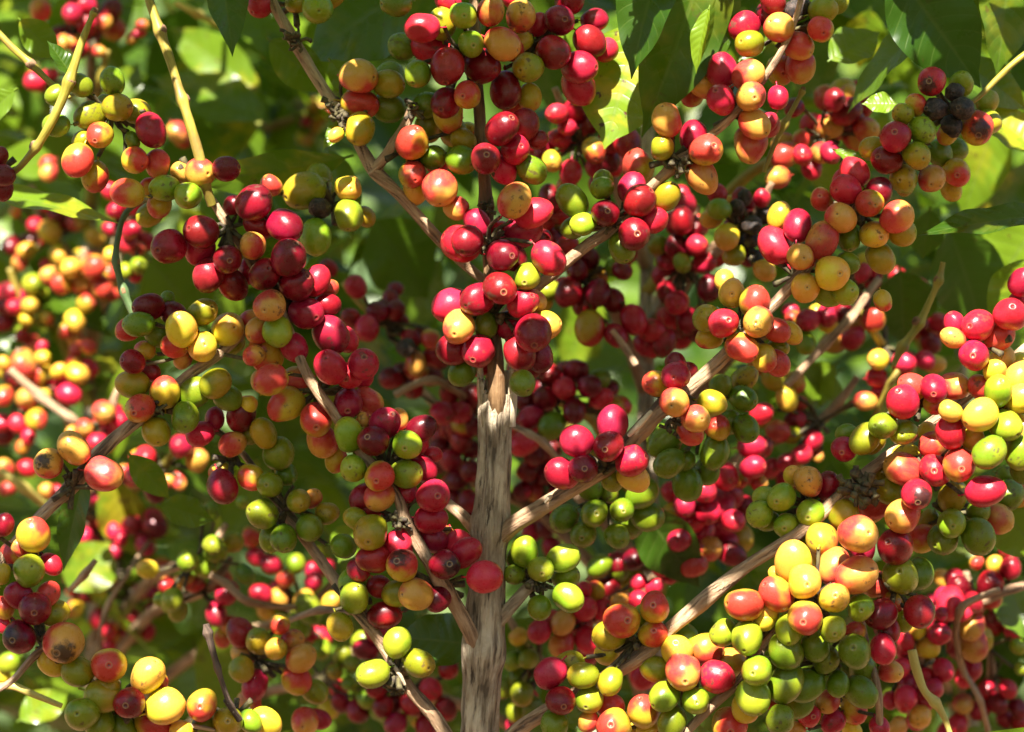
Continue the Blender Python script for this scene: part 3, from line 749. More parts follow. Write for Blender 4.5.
cluster('pale and dried cherries on the dead clump of the upper right', '''
t21 860 215 54 Y*; 830 105 46 G*; 890 290 48 y; 900 100 40 K; 960 170 46 K; 930 60 34 K; 1000 60 36 R*; 960 230 40 K; 1010 130 44 K; 1010 350 46 Y*; 910 250 36 K; 975 300 40 K''', 0.08, None, True, BG)
cluster('dim red cherries deep behind the scarlet ring', '''
t22 50 310 58 R; 160 240 54 g; 75 205 50 R; 250 180 52 D; 210 90 52 R; 310 80 48 D; 360 130 44 R; 420 165 52 O; 255 20 50 D; 130 130 52 D; 340 60 50 g; 150 30 46 D; 60 140 50 D; 30 10 50 R; 40 240 44 D''', 0.14, None, True, BG)
cluster('dark red cherries low right of the trunk, behind the shaded green ones', '''
t22 885 620 48 R*; 770 500 52 R*; 690 555 50 R*; 965 405 50 R*; 960 320 52 R*; 1000 190 46 R*; 670 690 54 R; 640 640 46 R; 850 440 62 R; 780 580 58 R; 840 560 62 R; 910 460 32 O*; 990 330 50 D; 720 620 56 R; 870 520 58 R; 760 660 56 R; 930 560 50 D; 830 640 56 R; 990 470 34 P*; 810 500 56 R; 920 690 50 O; 620 720 36 O*''', 0.11, None, True, BG)
cluster('blurred scarlet and orange cherries glowing right of the trunk foot', '''
t23 110 330 48 R*; 205 295 52 P*; 200 380 54 P*; 300 365 52 R*; 155 285 42 P*; 300 420 46 R*; 290 240 52 R; 290 160 34 R*; 340 165 34 O*; 430 210 36 P; 510 205 42 R*; 570 150 36 R*; 360 240 46 R''', 0.12, None, True, BG)
cluster('blurred lime cherries just right of the trunk', '''
t23 350 70 48 G*; 65 440 42 G*; 25 350 38 Y*; 5 450 40 G*; 40 580 50 y; 430 80 46 g; 80 640 48 g; 15 650 40 y; 5 700 34 R*; 20 510 42 g''', 0.14, None, True, BG)
cluster('dim orange red cherries behind the lower branch', '''
t23 630 20 42 O*; 720 60 60 O; 530 505 60 R*; 690 20 50 O; 790 0 54 P; 880 20 54 D; 560 20 50 D; 490 40 50 D; 590 50 44 O; 860 -20 50 R''', 0.12, None, True, BG)
cluster('blurred dark red and pale pink cherries beside the stem with white buds', '''
t30 265 400 48 D; 310 445 62 D; 245 510 52 P*; 250 612 45 R*; 180 500 50 R; 395 520 54 P; 140 620 46 R; 330 480 50 D; 70 620 54 O; 40 710 48 P; 340 560 44 P; 130 560 40 O; 380 430 46 D; 60 570 44 P''', 0.1, None, True, BG)
cluster('blurred red and lime cherries below the blushed yellow ones', '''
t31 160 548 50 R*; 235 530 46 R*; 300 520 46 D; 100 540 34 O*; 150 640 46 G; 90 510 34 R; 190 520 32 Y*; 380 360 36 R; 420 340 32 R''', 0.14, None, True, BG)
cluster('lone blurred ochre cherry before the dark leaves', '''
t31 425 545 50 O*; 440 705 44 Y*; 545 715 48 R*''', 0.14, None, True, BG)
cluster('blurred pink cherries between the dark leaves and sunlit spray', '''
t32 435 45 42 R*; 390 140 40 P*; 40 260 48 P*; 75 130 46 Y*; 135 355 44 R*; 75 385 40 R*; 10 410 40 R; 180 300 44 D; 105 420 38 Y*; 200 360 26 P*; 540 0 40 P*; 450 100 42 D; 25 50 50 y''', 0.15, None, True, BG)
cluster('blurred red cherries round the pale yellow stem', '''
t33 685 340 48 R*; 550 595 52 R*; 660 560 48 R*; 550 370 38 R*; 640 395 48 Y*; 610 670 50 Y*; 490 605 36 R*; 700 485 46 R*; 560 540 44 R; 620 600 46 R; 640 510 36 R*; 690 260 34 R*; 730 220 62 R; 700 190 40 R*; 600 325 36 Y; 520 710 40 P''', 0.1, None, True, BG)
cluster('dark plum cherries on the far right twig', '''
t33 890 140 58 D; 970 75 48 D; 905 60 36 Y*; 820 215 46 D; 760 160 56 D; 810 300 60 P; 820 380 62 P; 750 120 46 R; 780 340 52 O; 760 390 50 D''', 0.12, None, True, BG)
cluster('single blurred red cherry pair hanging on the pale far twig', '''
t33 810 475 52 R*; 790 510 44 R; 1000 390 34 G*; 1015 480 28 G*; 700 120 38 Y*''', 0.16, None, True, BG)

cluster('blurred pink and red cherries strewn low behind the bruised brown red ones', '''
t02 460 560 34 R*; 420 620 36 P*; 480 640 34 D; 370 700 34 R*; t03 330 60 34 P*; 420 40 36 R; 290 120 34 R*; 350 180 36 D; 440 130 34 P*; 300 240 34 O*; 390 280 34 R; 440 330 34 R*; 620 240 36 D; 590 330 34 R; 650 60 34 O''', 0.36, None, True, BG)
cluster('dim wine cherries in the gloom left of the trunk foot', '''
t13 480 330 50 D; 440 400 46 D; 700 560 48 R; 620 620 46 D; 760 640 46 D; 560 700 48 R; 680 720 48 D; 480 560 40 D; 770 480 44 D''', 0.16, None, True, BG)
cluster('gloomy red brown cherries touching the trunk outline at mid height', '''
t12 860 420 48 D; 800 460 46 D; 850 540 48 D; 780 380 46 R; 740 330 46 D; 860 240 46 D; 800 540 44 D; 870 620 44 D''', 0.2, None, True, BG)
cluster('gloomy dark cherries between the trunk and the scarlet ring', '''
t22 90 360 46 D; 150 340 48 D; 60 420 46 D; 130 430 46 D; 40 500 44 D; 180 260 46 D; 100 300 46 R; 90 500 40 P; 190 500 44 D''', 0.22, None, True, BG)
cluster('blurred mixed small cherries among twigs below the dull dark green ones', '''
t13 60 60 42 R; 120 120 40 O; 20 180 42 R*; 90 200 40 P*; 160 60 40 G*; 40 250 36 Y*; 200 330 40 R; 260 400 42 G*; 330 560 40 R; 290 640 40 Y*; 230 130 40 R''', 0.24, None, True, BG)
cluster('blurred dark red cherries at the picture edge under the dark far leaves', '''
t33 930 260 46 D; 980 320 46 R; 900 300 46 D; 960 560 40 R*; 920 620 42 D; 880 560 44 R*; 1000 640 40 D; 850 640 44 R; 780 620 44 P*; 760 700 44 R*''', 0.2, None, True, BG)
cluster('blurred pink and plum cherries before the dark leaves, under the upper right spray', '''
t31 560 480 44 P*; 600 560 44 D; 520 380 42 R*; 600 420 42 P; 480 480 42 D; 680 560 42 R; 650 640 44 D; 380 480 44 D; 340 620 46 R; 260 640 46 P*''', 0.2, None, True, BG)
# ------------------------------------------------------------------ the main bush
bush = empty('coffee_bush', Vector((at(480, 366, 0).x, 0.0, 0.0)),
             'main coffee bush with a bare brown torn trunk and branches heavy with cherries', 'coffee bush')

def knuckles(rad, amt):
    return [(h, rad, amt) for (h, n) in CLUSTER_CENTRES]

def branch(pts, mat, parent=None, sides=12, kn=0.35, seed=None, name='branch', wob=0.12, extra=(), ridge=0.0):
    """pts: (px, py, depth, width in px)"""
    mb = MB()
    L = [(at(a, b, c), w * 0.5 * pxs(c)) for (a, b, c, w) in pts]
    k = list(knuckles(0.010, kn)) + [(at(a, b, c), r, q) for (a, b, c, r, q) in extra]
    tube(mb, L, sides=sides, sub=12, wob=wob, knuckle=k, seed=rnd.random() * 90 if seed is None else seed, ridge=ridge)
    o = mb.build(name, mat, parent or bush)
    if mat in (M_GREEN, M_DULL, M_PALE):
        for (a, b, c, r, q) in extra:
            # brown scar ring at a joint of a green shoot
            i = min(range(len(L)), key=lambda z_: (L[z_][0] - at(a, b, c)).length)
            t = (L[min(i + 1, len(L) - 1)][0] - L[max(i - 1, 0)][0]).normalized()
            p = at(a, b, c); rr = L[i][1]
            nb = MB()
            tube(nb, [(p - t * 0.0022, rr * 1.05), (p - t * 0.0008, rr * (1.30 + q * 0.3)), (p + t * 0.001, rr * (1.22 + q * 0.3)), (p + t * 0.0024, rr * 1.04)], sides=12, sub=4, wob=0.3, seed=a)
            no = nb.build('joint', M_NODE, o)
            no.location = (0, 0, 0)
    return o

# the old trunk: from the ground to its torn top
mb = MB()
tp = [(Vector((at(470, 0, 0).x, 0.02, -0.05)), 0.018), (Vector((at(474, 0, 0).x, 0.012, 0.5)), 0.0145), (at(474, 900, 0.004), 0.0104), (at(479, 735, 0.002), 0.0087), (at(484, 640, 0.0), 0.0083),
      (at(489, 560, 0.0), 0.0083), (at(493, 480, 0.0), 0.0080), (at(495, 420, 0.0), 0.0080), (at(496, 394, 0.0), 0.0080)]
tube(mb, tp, sides=40, sub=26, wob=0.10, ridge=0.24, seed=3.0,
     knuckle=[(at(480, 650, 0), 0.016, 0.30), (at(490, 528, 0), 0.013, 0.26), (at(498, 612, 0), 0.012, 0.22), (at(494, 405, 0), 0.008, 0.12)])
trunk = mb.build('trunk', M_TRUNK, bush)
# torn splinters round the trunk's top
for (th0, wid, hgt) in ((-2.80, 0.66, 0.026), (-0.36, 0.85, 0.028), (1.0, 0.9, 0.014), (2.1, 0.9, 0.012)):
    mb = MB()
    c = at(497, 394, 0.0)
    N = 7
    rows = 8
    for lay, rr in ((0, 0.0090), (1, 0.0070)):
        for i in range(rows + 1):
            s = i / rows
            for j in range(N):
                u = j / (N - 1) - 0.5
                th = th0 + u * wid * (1 - 0.45 * s)
                jag = hgt * (1 - 0.55 * abs(u * 2 + 0.3) + 0.35 * mnoise.noise(Vector((u * 9, th0 * 5, 1))))
                z = -0.016 * (1 - s) + max(0.001, jag) * s
                q = rr + 0.0012 * s * (1 if lay == 0 else 0.4) + 0.0006 * mnoise.noise(Vector((th * 4, s * 4, th0)))
                mb.v.append(c + Vector((math.cos(th) * q, math.sin(th) * q, z)))
    M = (rows + 1) * N
    for i in range(rows):
        for j in range(N - 1):
            a = i * N + j
            mb.f.append((a, a + 1, a + N + 1, a + N))
            mb.uv.append(((j * .002, i * .004), (j * .002 + .002, i * .004), (j * .002 + .002, i * .004 + .004), (j * .002, i * .004 + .004)))
            mb.f.append((M + a, M + a + N, M + a + N + 1, M + a + 1))
            mb.uv.append(((j * .002, i * .004), (j * .002, i * .004 + .004), (j * .002 + .002, i * .004 + .004), (j * .002 + .002, i * .004)))
    for j in range(N - 1):
        a = rows * N + j
        mb.f.append((a, a + 1, M + a + 1, M + a)); mb.uv.append(((0, 0), (.002, 0), (.002, .002), (0, .002)))
    for i in range(rows):
        for j in (0, N - 1):
            a = i * N + j
            mb.f.append((a, a + N, M + a + N, M + a)); mb.uv.append(((0, 0), (0, .004), (.002, .004), (.002, 0)))
    sp = mb.build('splinter', M_WOOD, trunk)
    sp.location = Vector((0, 0, 0))

# slim live shoot out of the torn top
branch([(497, 416, -0.0030, 17), (497, 396, -0.0072, 18), (496, 368, -0.0070, 17), (494, 335, -0.004, 14.5), (491, 300, 0.0, 13), (488, 235, 0.0, 13), (485, 190, 0.0, 12.5), (481, 140, 0.0, 12), (477, 70, 0.004, 11), (474, 0, 0.008, 10), (470, -110, 0.02, 9), (462, -260, 0.03, 7)], M_SHOOT, kn=0.15,
       extra=[(488, 205, 0, 0.006, 0.35), (489, 290, 0, 0.006, 0.3), (482, 140, 0, 0.006, 0.3)])
BRANCHES = {
 'right_long': ([(492, 545, 0.0, 19), (515, 524, -0.008, 17), (560, 496, -0.016, 16), (605, 466, -0.022, 17), (640, 432, -0.024, 18), (662, 408, -0.022, 17), (690, 388, -0.022, 14), (720, 360, -0.022, 14), (760, 318, -0.022, 12), (793, 284, -0.022, 11), (835, 235, -0.020, 8), (868, 190, -0.016, 6)], M_BR),
 'lower_right': ([(468, 790, 0.0, 18), (510, 737, -0.004, 16), (547, 711, -0.01, 15), (597, 683, -0.016, 16), (640, 656, -0.02, 16), (672, 627, -0.022, 15), (702, 602, -0.022, 17), (748, 566, -0.022, 13), (800, 532, -0.022, 13), (848, 490, -0.018, 14), (880, 462, -0.008, 12), (930, 424, 0.0, 11), (975, 390, 0.0, 11), (1030, 345, 0.0, 10), (1090, 300, 0.0, 8)], M_BR),
 'upward_right': ([(490, 330, 0.012, 10), (520, 300, 0.006, 12), (555, 272, -0.002, 12), (585, 247, -0.006, 12), (612, 228, -0.008, 11), (642, 196, -0.010, 10), (672, 168, -0.012, 11), (705, 140, -0.012, 9), (733, 115, -0.012, 8), (770, 70, -0.01, 7), (795, 20, -0.01, 6), (815, -60, -0.01, 5)], M_BR),
 'upper_left': ([(490, 285, 0.01, 9), (462, 262, 0.006, 11), (432, 232, 0.002, 11), (400, 196, 0.0, 11), (376, 172, 0.0, 15), (356, 140, 0.004, 10), (336, 108, 0.006, 11), (310, 68, 0.01, 11), (288, 30, 0.014, 12), (270, -5, 0.018, 9), (250, -70, 0.02, 7)], M_BR),
 'forked': ([(372, 175, 0.0, 13), (388, 152, -0.004, 9), (404, 128, -0.004, 10), (414, 106, -0.004, 11)], M_BR),
 'cascade': ([(482, 662, 0.0, 16), (470, 632, -0.008, 15), (450, 596, -0.014, 14), (428, 560, -0.018, 13), (406, 522, -0.018, 13), (396, 495, -0.018, 11), (360, 450, -0.018, 11), (335, 415, -0.020, 11), (318, 392, -0.024, 11), (303, 366, -0.022, 10), (280, 310, -0.016, 10), (250, 260, -0.012, 9), (228, 226, -0.012, 8), (212, 200, -0.014, 8)], M_BR),
 'low_left': ([(470, 778, 0.004, 15), (438, 722, 0.0, 14), (408, 686, -0.004, 13), (386, 652, -0.006, 11), (360, 612, -0.004, 14), (330, 573, 0.006, 11), (290, 518, 0.02, 11), (266, 484, 0.026, 8), (236, 446, 0.03, 6), (205, 420, 0.034, 5)], M_BR),
 'stub_left': ([(488, 545, 0.0, 14), (465, 518, 0.004, 12), (446, 502, 0.008, 11), (424, 480, 0.012, 10), (395, 455, 0.018, 8)], M_BR),
 'leaning_left': ([(255, 322, -0.004, 8), (222, 352, -0.005, 10), (185, 378, -0.006, 11), (150, 412, -0.008, 12), (128, 428, -0.012, 13), (100, 452, -0.014, 15), (74, 484, -0.014, 14), (45, 512, -0.018, 13), (15, 545, -0.022, 12), (-40, 610, -0.03, 12)], M_BR),
 'pink_twig': ([(-25, 700, -0.04, 7), (10, 682, -0.036, 7), (36, 655, -0.034, 8), (60, 645, -0.030, 7), (85, 675, -0.028, 6), (100, 688, -0.03, 7), (125, 704, -0.032, 5), (165, 720, -0.030, 5), (215, 730, -0.026, 4)], M_BR),
 'short_right': ([(490, 632, 0.0, 13), (506, 612, -0.004, 13), (520, 596, -0.004, 12), (534, 582, -0.004, 9)], M_TRUNK),
 'low_right_spur': ([(684, 734, -0.026, 8), (712, 706, -0.028, 10), (738, 682, -0.03, 9), (765, 645, -0.034, 7), (790, 612, -0.036, 7)], M_BR),
 'heap_spur': ([(880, 735, 0.0, 7), (878, 690, -0.01, 8), (868, 650, 0.0, 6), (862, 620, 0.004, 5)], M_BR),
}
for nm, (pts, m) in BRANCHES.items():
    branch(pts, m, ridge=0.06, sides=16)
# peeled pale strip of torn wood on the long branch
for pts in ([(628, 436, -0.0335, 4), (640, 424, -0.0345, 7), (652, 411, -0.0335, 4)], [(545, 503, -0.0250, 2), (549, 498, -0.0262, 6), (552, 496, -0.0250, 2)], [(390, 660, -0.0135, 3), (398, 672, -0.0145, 5), (405, 685, -0.0125, 3)]):
    branch(pts, M_WOOD, kn=0, name='torn_bark', sides=8)
# green shoots
branch([(212, 205, -0.016, 10), (204, 180, -0.022, 11), (199, 155, -0.024, 10.5), (188, 118, -0.024, 10), (180, 92, -0.022, 9.5), (170, 60, -0.02, 9.5), (160, 32, -0.018, 10), (148, -5, -0.016, 9), (132, -60, -0.01, 8)], M_GREEN, kn=0,
       extra=[(203, 178, -0.022, 0.005, 0.5), (183, 100, -0.022, 0.005, 0.4), (160, 31, -0.018, 0.005, 0.35)])
branch([(94, 12, -0.03, 5), (84, 36, -0.03, 7.5), (72, 72, -0.03, 9), (62, 100, -0.03, 9), (48, 128, -0.028, 9), (34, 150, -0.024, 8), (12, 174, -0.016, 6), (-20, 196, -0.01, 6)], M_GREEN, kn=0, extra=[(69, 82, -0.03, 0.005, 0.45), (35, 146, -0.024, 0.004, 0.35), (94, 12, -0.03, 0.003, 0.7)])
branch([(-15, 18, 0.0, 7), (10, 45, 0.0, 7), (30, 63, 0.0, 7), (52, 84, 0.0, 6), (70, 98, -0.004, 4)], M_GREEN, kn=0, extra=[(31, 64, 0, 0.004, 0.4)])
branch([(1060, 30, -0.006, 7), (1020, 58, -0.008, 6.5), (1000, 76, -0.008, 6), (980, 96, -0.008, 5), (960, 112, -0.008, 4)], M_GREEN, kn=0)
branch([(133, 314, 0.03, 7), (124, 292, 0.03, 7), (116, 262, 0.03, 6.5), (118, 238, 0.03, 6.5), (124, 216, 0.028, 6), (136, 204, 0.024, 6), (152, 196, 0.0, 6)], M_DULL, kn=0, extra=[(124, 291, 0.03, 0.005, 0.5), (116, 262, 0.03, 0.005, 0.35)])
branch([(943, 262, 0.06, 5), (938, 282, 0.06, 6), (920, 322, 0.06, 7.5), (903, 346, 0.06, 7.5), (893, 366, 0.06, 5)], M_GREEN, kn=0, extra=[(938, 280, 0.06, 0.004, 0.9), (918, 322, 0.06, 0.004, 0.7), (903, 347, 0.06, 0.004, 0.7)])
branch([(803, 90, 0.02, 4), (795, 105, 0.02, 5), (784, 125, 0.02, 5.5), (772, 150, 0.02, 5), (764, 172, 0.02, 4)], M_GREEN, kn=0, extra=[(802, 91, 0.02, 0.003, 0.8), (785, 124, 0.02, 0.004, 0.9)])
branch([(206, 624, -0.034, 6), (208, 633, -0.034, 7.5), (213, 652, -0.034, 6.5), (222, 682, -0.034, 5.5), (230, 704, -0.034, 5.5), (240, 720, -0.03, 6)], M_DRY, kn=0.1, extra=[(208, 633, -0.034, 0.003, 0.5), (218, 668, -0.034, 0.003, 0.4), (231, 706, -0.034, 0.003, 0.4)])
branch([(912, 650, 0.02, 9), (916, 668, 0.02, 10), (924, 690, 0.02, 8), (936, 704, 0.02, 9), (946, 722, 0.02, 6), (958, 760, 0.02, 5)], M_PALE, kn=0, extra=[(934, 702, 0.02, 0.004, 0.4)])
branch([(-10, 688, 0.0, 6), (12, 686, 0.0, 8), (35, 695, 0.0, 7), (62, 706, 0.0, 5)], M_PALE, kn=0)

# black dried remains of old stalks and flowers on the bare joints
for (px, py, d, n, sz) in ((858, 487, -0.026, 26, 1.3), (294, 40, 0.004, 14, 0.8), (338, 114, 0.0, 16, 0.8), (678, 166, -0.02, 18, 0.9), (672, 424, -0.03, 12, 0.8), (398, 522, -0.026, 12, 0.8), (412, 108, -0.008, 10, 0.8), (488, 207, -0.006, 12, 0.7), (612, 223, -0.014, 10, 0.7), (395, 684, -0.008, 12, 0.8), (540, 588, -0.006, 10, 0.7), (637, 640, -0.022, 10, 0.7), (70, 484, -0.02, 12, 0.8), (156, 408, -0.014, 8, 0.7)):
    mb = MB(); c = at(px, py, d)
    for _ in range(n):
        a = Vector((rnd.gauss(0, 1), rnd.gauss(-0.3, 0.8), rnd.gauss(0, 1))).normalized()
        q0 = c + Vector((rnd.uniform(-1, 1), rnd.uniform(0, 1), rnd.uniform(-1, 1))) * 0.003 * sz
        q2 = q0 + a * rnd.uniform(0.004, 0.009) * sz
        tube(mb, [(q0, 0.0011 * sz), ((q0 + q2) / 2 + Vector((rnd.uniform(-1, 1), 0, rnd.uniform(-1, 1))) * 0.0015, 0.0010 * sz), (q2, rnd.uniform(0.0008, 0.0020) * sz)], sides=6, sub=3, wob=0.5, seed=rnd.random() * 70)
    mb.build('dried_stalk', M_STALK, bush)

LEAFLIT = []
# single leaves of the main bush
def leaf(b, t, w, bd=0.0, td=None, roll=0.0, tint=(0.1, 1, 0.1), bend=0.08, fold=0.18, wave=0.06, twist=0.0, label=None, pet=0.05):
    td = bd if td is None else td
    B, T = at(b[0], b[1], bd), at(t[0], t[1], td)
    ax = (T - B).normalized()
    n0 = Vector((0, -1, 0.25))
    n0 = (n0 - ax * n0.dot(ax)).normalized()
    n = Quaternion(ax, math.radians(roll)) @ n0
    mb = MB()
    leaf_geo(mb, B, T, w * pxs(bd), n, bend=bend, fold=fold, wave=wave, tint=tint, nu=14, nv=40, twist=twist, seed=rnd.random() * 6, pet=pet)
    o = mb.build('leaf', M_LEAF, bush)
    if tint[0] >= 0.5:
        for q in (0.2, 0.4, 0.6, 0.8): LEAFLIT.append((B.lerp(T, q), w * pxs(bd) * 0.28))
    if label: o['label'] = label
    return o

leaf((892, -35), (982, 88), 88, 0.0, 0.01, roll=12, tint=(0.0, 1, 0.0), label='large dark glossy leaf')
leaf((1010, -50), (1000, 76), 64, 0.03, 0.03, roll=-25, tint=(0.22, 1, 0.25))
leaf((930, 20), (838, 108), 46, 0.02, 0.05, roll=40, tint=(0.25, 1, 0.1), bend=0.16)
leaf((860, -55), (905, 12), 40, 0.01, roll=-10, tint=(0.1, 1, 0.0))
leaf((1060, 214), (916, 228), 44, 0.0, -0.01, roll=38, tint=(0.02, 1, 0.1), bend=0.10, label='dark bluish leaf seen nearly edge on')
leaf((715, -70), (646, 138), 84, -0.005, 0.0, roll=-18, tint=(0.08, 1, 0.15), bend=0.12, fold=0.3, label='long dark hanging leaf with insect holes')
leaf((668, -60), (625, 72), 62, -0.02, -0.03, roll=20, tint=(0.02, 1, 0.05), bend=0.22, fold=0.3, label='glossy leaf with a white sun glare')
leaf((640, 24), (604, 148), 98, 0.03, 0.02, roll=5, tint=(0.75, 1, 0.9), bend=0.05, fold=0.1, label='sunlit yellow green leaf with brown blotches')
leaf((709, 8), (692, 72), 20, -0.02, -0.02, roll=30, tint=(0.75, 1, 0.0), fold=0.5, bend=0.2)
leaf((735, -30), (700, 90), 34, 0.0, 0.0, roll=-35, tint=(0.15, 1, 0.1), fold=0.3)
leaf((216, -50), (236, 54), 44, -0.01, -0.015, roll=-25, tint=(0.02, 1, 0.0), bend=0.14, fold=0.3)
leaf((345, 158), (182, 188), 50, 0.05, 0.06, roll=-50, tint=(0.30, 1, 0.35), bend=0.1)
leaf((72, 76), (48, 40), 21, -0.028, -0.03, roll=30, tint=(0.06, 1, 0.1), fold=0.3)
leaf((-30, 190), (122, 216), 40, 0.03, 0.03, roll=-42, tint=(0.55, 1, 0.4), bend=0.10)
leaf((480, 645), (392, 636), 58, 0.03, 0.05, roll=8, tint=(0.0, 1, 0.0), bend=0.05, label='dark blue green leaf behind the trunk fork')
leaf((86, 470), (60, 572), 34, 0.02, 0.03, roll=20, tint=(0.05, 1, 0.0))
leaf((1085, 770), (955, 738), 60, -0.05, -0.05, roll=-25, tint=(0.5, 1, 0.1), bend=-0.1)
leaf((897, 104), (862, 103), 24, 0.0, 0.0, roll=10, tint=(0.7, 1, 0.1), pet=0.4)
leaf((835, 150), (868, 168), 16, 0.0, -0.01, roll=-20, tint=(0.65, 1, 0.0), fold=0.4)
leaf((455, -40), (296, 58), 118, 0.07, 0.09, roll=12, tint=(0.12, 1, 0.15), bend=0.12, label='broad shaded leaf with lit rim')
leaf((330, 150), (355, 240), 40, 0.09, 0.09, roll=-30, tint=(0.2, 1, 0.1))
leaf((352, 118), (322, 148), 22, 0.01, 0.0, roll=20, tint=(0.6, 1, 0.1), pet=0.3)
leaf((330, 60), (362, 100), 28, 0.03, 0.03, roll=20, tint=(0.45, 1, 0.2))
leaf((640, 505), (700, 590), 60, 0.10, 0.12, roll=20, tint=(0.05, 1, 0.0))
leaf((860, 520), (905, 470), 40, 0.06, 0.06, roll=-20, tint=(0.3, 1, 0.1))
leaf((1000, 500), (1040, 560), 60, 0.03, 0.04, roll=15, tint=(0.5, 1, 0.1))

for (b, t, w, d, roll, tn) in (((560, 20), (600, 60), 40, 0.05, 10, (0.5, 1, 0.3)), ((1035, 150), (975, 100), 52, 0.05, 20, (0.6, 1, 0.6)), ((1040, 260), (990, 330), 60, 0.08, -10, (0.7, 1, 0.5)),
        ((960, 60), (1030, 110), 44, 0.05, 0, (0.3, 1, 0.3)), ((20, 20), (60, 60), 34, 0.05, 0, (0.4, 1, 0.4)), ((740, 60), (765, 20), 30, 0.04, 0, (0.3, 1, 0.2)),
        ((270, 40), (330, 95), 44, 0.07, 15, (0.35, 1, 0.5)), ((830, 60), (880, 30), 46, 0.06, -15, (0.4, 1, 0.3)), ((15, 90), (-30, 130), 30, 0.04, 0, (0.5, 1, 0.5)),
        ((690, 690), (740, 735), 40, 0.06, 0, (0.2, 1, 0.1)), ((600, 735), (560, 690), 36, 0.07, 0, (0.2, 1, 0.1)), ((130, 455), (170, 500), 30, 0.05, 10, (0.3, 1, 0.3)), ((160, 505), (215, 520), 34, 0.06, -10, (0.2, 1, 0.2))):
    leaf(b, t, w, d, d + 0.01, roll=roll, tint=tn)

# ------------------------------------------------------------------ bushes behind
def in_shade(px, py):
    for (x0, y0, x1, y1) in ((330, 170, 760, 640), (150, 560, 300, 740), (840, 250, 965, 380), (930, 560, 1024, 720), (250, 0, 430, 170), (60, 60, 140, 110), (760, 0, 1000, 100)):
        if x0 <= px <= x1 and y0 <= py <= y1: return True
    return False

def back_bush(label, px, d, xr, dr, n, seed, tints, w=14, gap=None, col_stem=M_TRUNK):
    rg = random.Random(seed)
    base = at(px, 366, d)
    root = empty('coffee_bush', Vector((base.x, d, 0)), label, 'coffee bush', 'coffee bushes out of focus behind the main bush')
    mb = MB()
    r = w * 0.5 * pxs(d)
    tube(mb, [(Vector((base.x + 0.03, d, -0.05)), r * 1.9), (Vector((base.x + 0.02, d, 0.6)), r * 1.5), (at(px + 4, 560, d), r * 1.15), (at(px, 366, d), r), (at(px + 2, 150, d), r * 0.8), (at(px - 8, -200, d), r * 0.5)], sides=14, sub=10, ridge=0.1, seed=seed)
    mb.build('trunk', col_stem, root)
    fol = MB()
    for _ in range(n):
        q = rg.random()
        x = rg.uniform(*xr); y = rg.uniform(-140, 860)
        dd = dr[0] + (dr[1] - dr[0]) * q
        if gap and gap(x, y, dd, rg): continue
        c = at(x, y, dd)
        L = rg.uniform(0.035, 0.105)
        a = rg.uniform(0, 2 * PI)
        ax = Vector((math.cos(a), rg.uniform(-0.7, 0.5), math.sin(a) * 0.55 - 0.45)).normalized()
        nn = Vector((rg.gauss(0, 0.45), rg.gauss(-0.35, 0.45), rg.gauss(0.75, 0.35)))
        tr = rg.random()
        tn = (tints[0] + rg.random() * tints[1], 1, 0.9 if tr > 0.86 else (0.35 if tr > 0.6 else 0.05))
        leaf_geo(fol, c - ax * L * 0.5, c + ax * L * 0.5, L * rg.uniform(0.36, 0.46), nn, bend=rg.uniform(0.02, 0.22), fold=rg.uniform(0.05, 0.35), wave=rg.uniform(0.02, 0.08), tint=tn, nu=6, nv=10, twist=rg.uniform(-0.4, 0.4), seed=rg.random() * 6)
    fol.build('foliage', M_LEAF, root)
    return root

def g_mid(x, y, dd, rg):
    return (470 < x < 780 and 150 < y < 640 and rg.random() < 0.55) or dd < 0.32 and rg.random() < 0.5

B1 = back_bush('out of focus coffee bush behind, full of yellow and orange fruit', 90, 0.46, (-160, 330), (0.34, 0.95), 520, 5, (0.12, 0.65))
B2 = back_bush('shaded coffee bush right behind the torn trunk, its own blurred trunk bare', 646, 0.24, (240, 830), (0.26, 0.95), 460, 6, (0.0, 0.40), w=17, gap=g_mid)
B3 = back_bush('out of focus coffee bush behind the sunlit heap of pale cherries', 962, 0.42, (740, 1190), (0.22, 0.95), 540, 8, (0.03, 0.60), w=12)
BACK = [(B1, 90, 0.46), (B2, 646, 0.24), (B3, 962, 0.42)]

# blurred boughs that carry the fruit behind
for c in [o for o in col.objects if o.get('group') == BG]:
    h = c.location.copy()
    best = min(BACK, key=lambda b: abs(at(b[1], 366, b[2]).x - h.x))
    s = at(best[1], 366, best[2])
    st = Vector((s.x, s.y, h.z - 0.05 - abs(h.x - s.x) * 0.35))
    dirn = (h - st)
    mid = st + dirn * 0.55 + Vector((0, 0.012, 0.015))
    endp = h + Vector((dirn.x, dirn.y * 0.5, dirn.z)).normalized() * 0.03 + Vector((0, 0.012, 0.006))
    mb = MB()
    tube(mb, [(st, 0.0042), (mid, 0.0034), (h + Vector((0, 0.006, 0)), 0.0030), (endp, 0.0018)], sides=8, sub=8, wob=0.2, seed=rnd.random() * 60)
    mb.build('branch', rnd.choice((M_BR, M_BR, M_GREEN)), best[0])
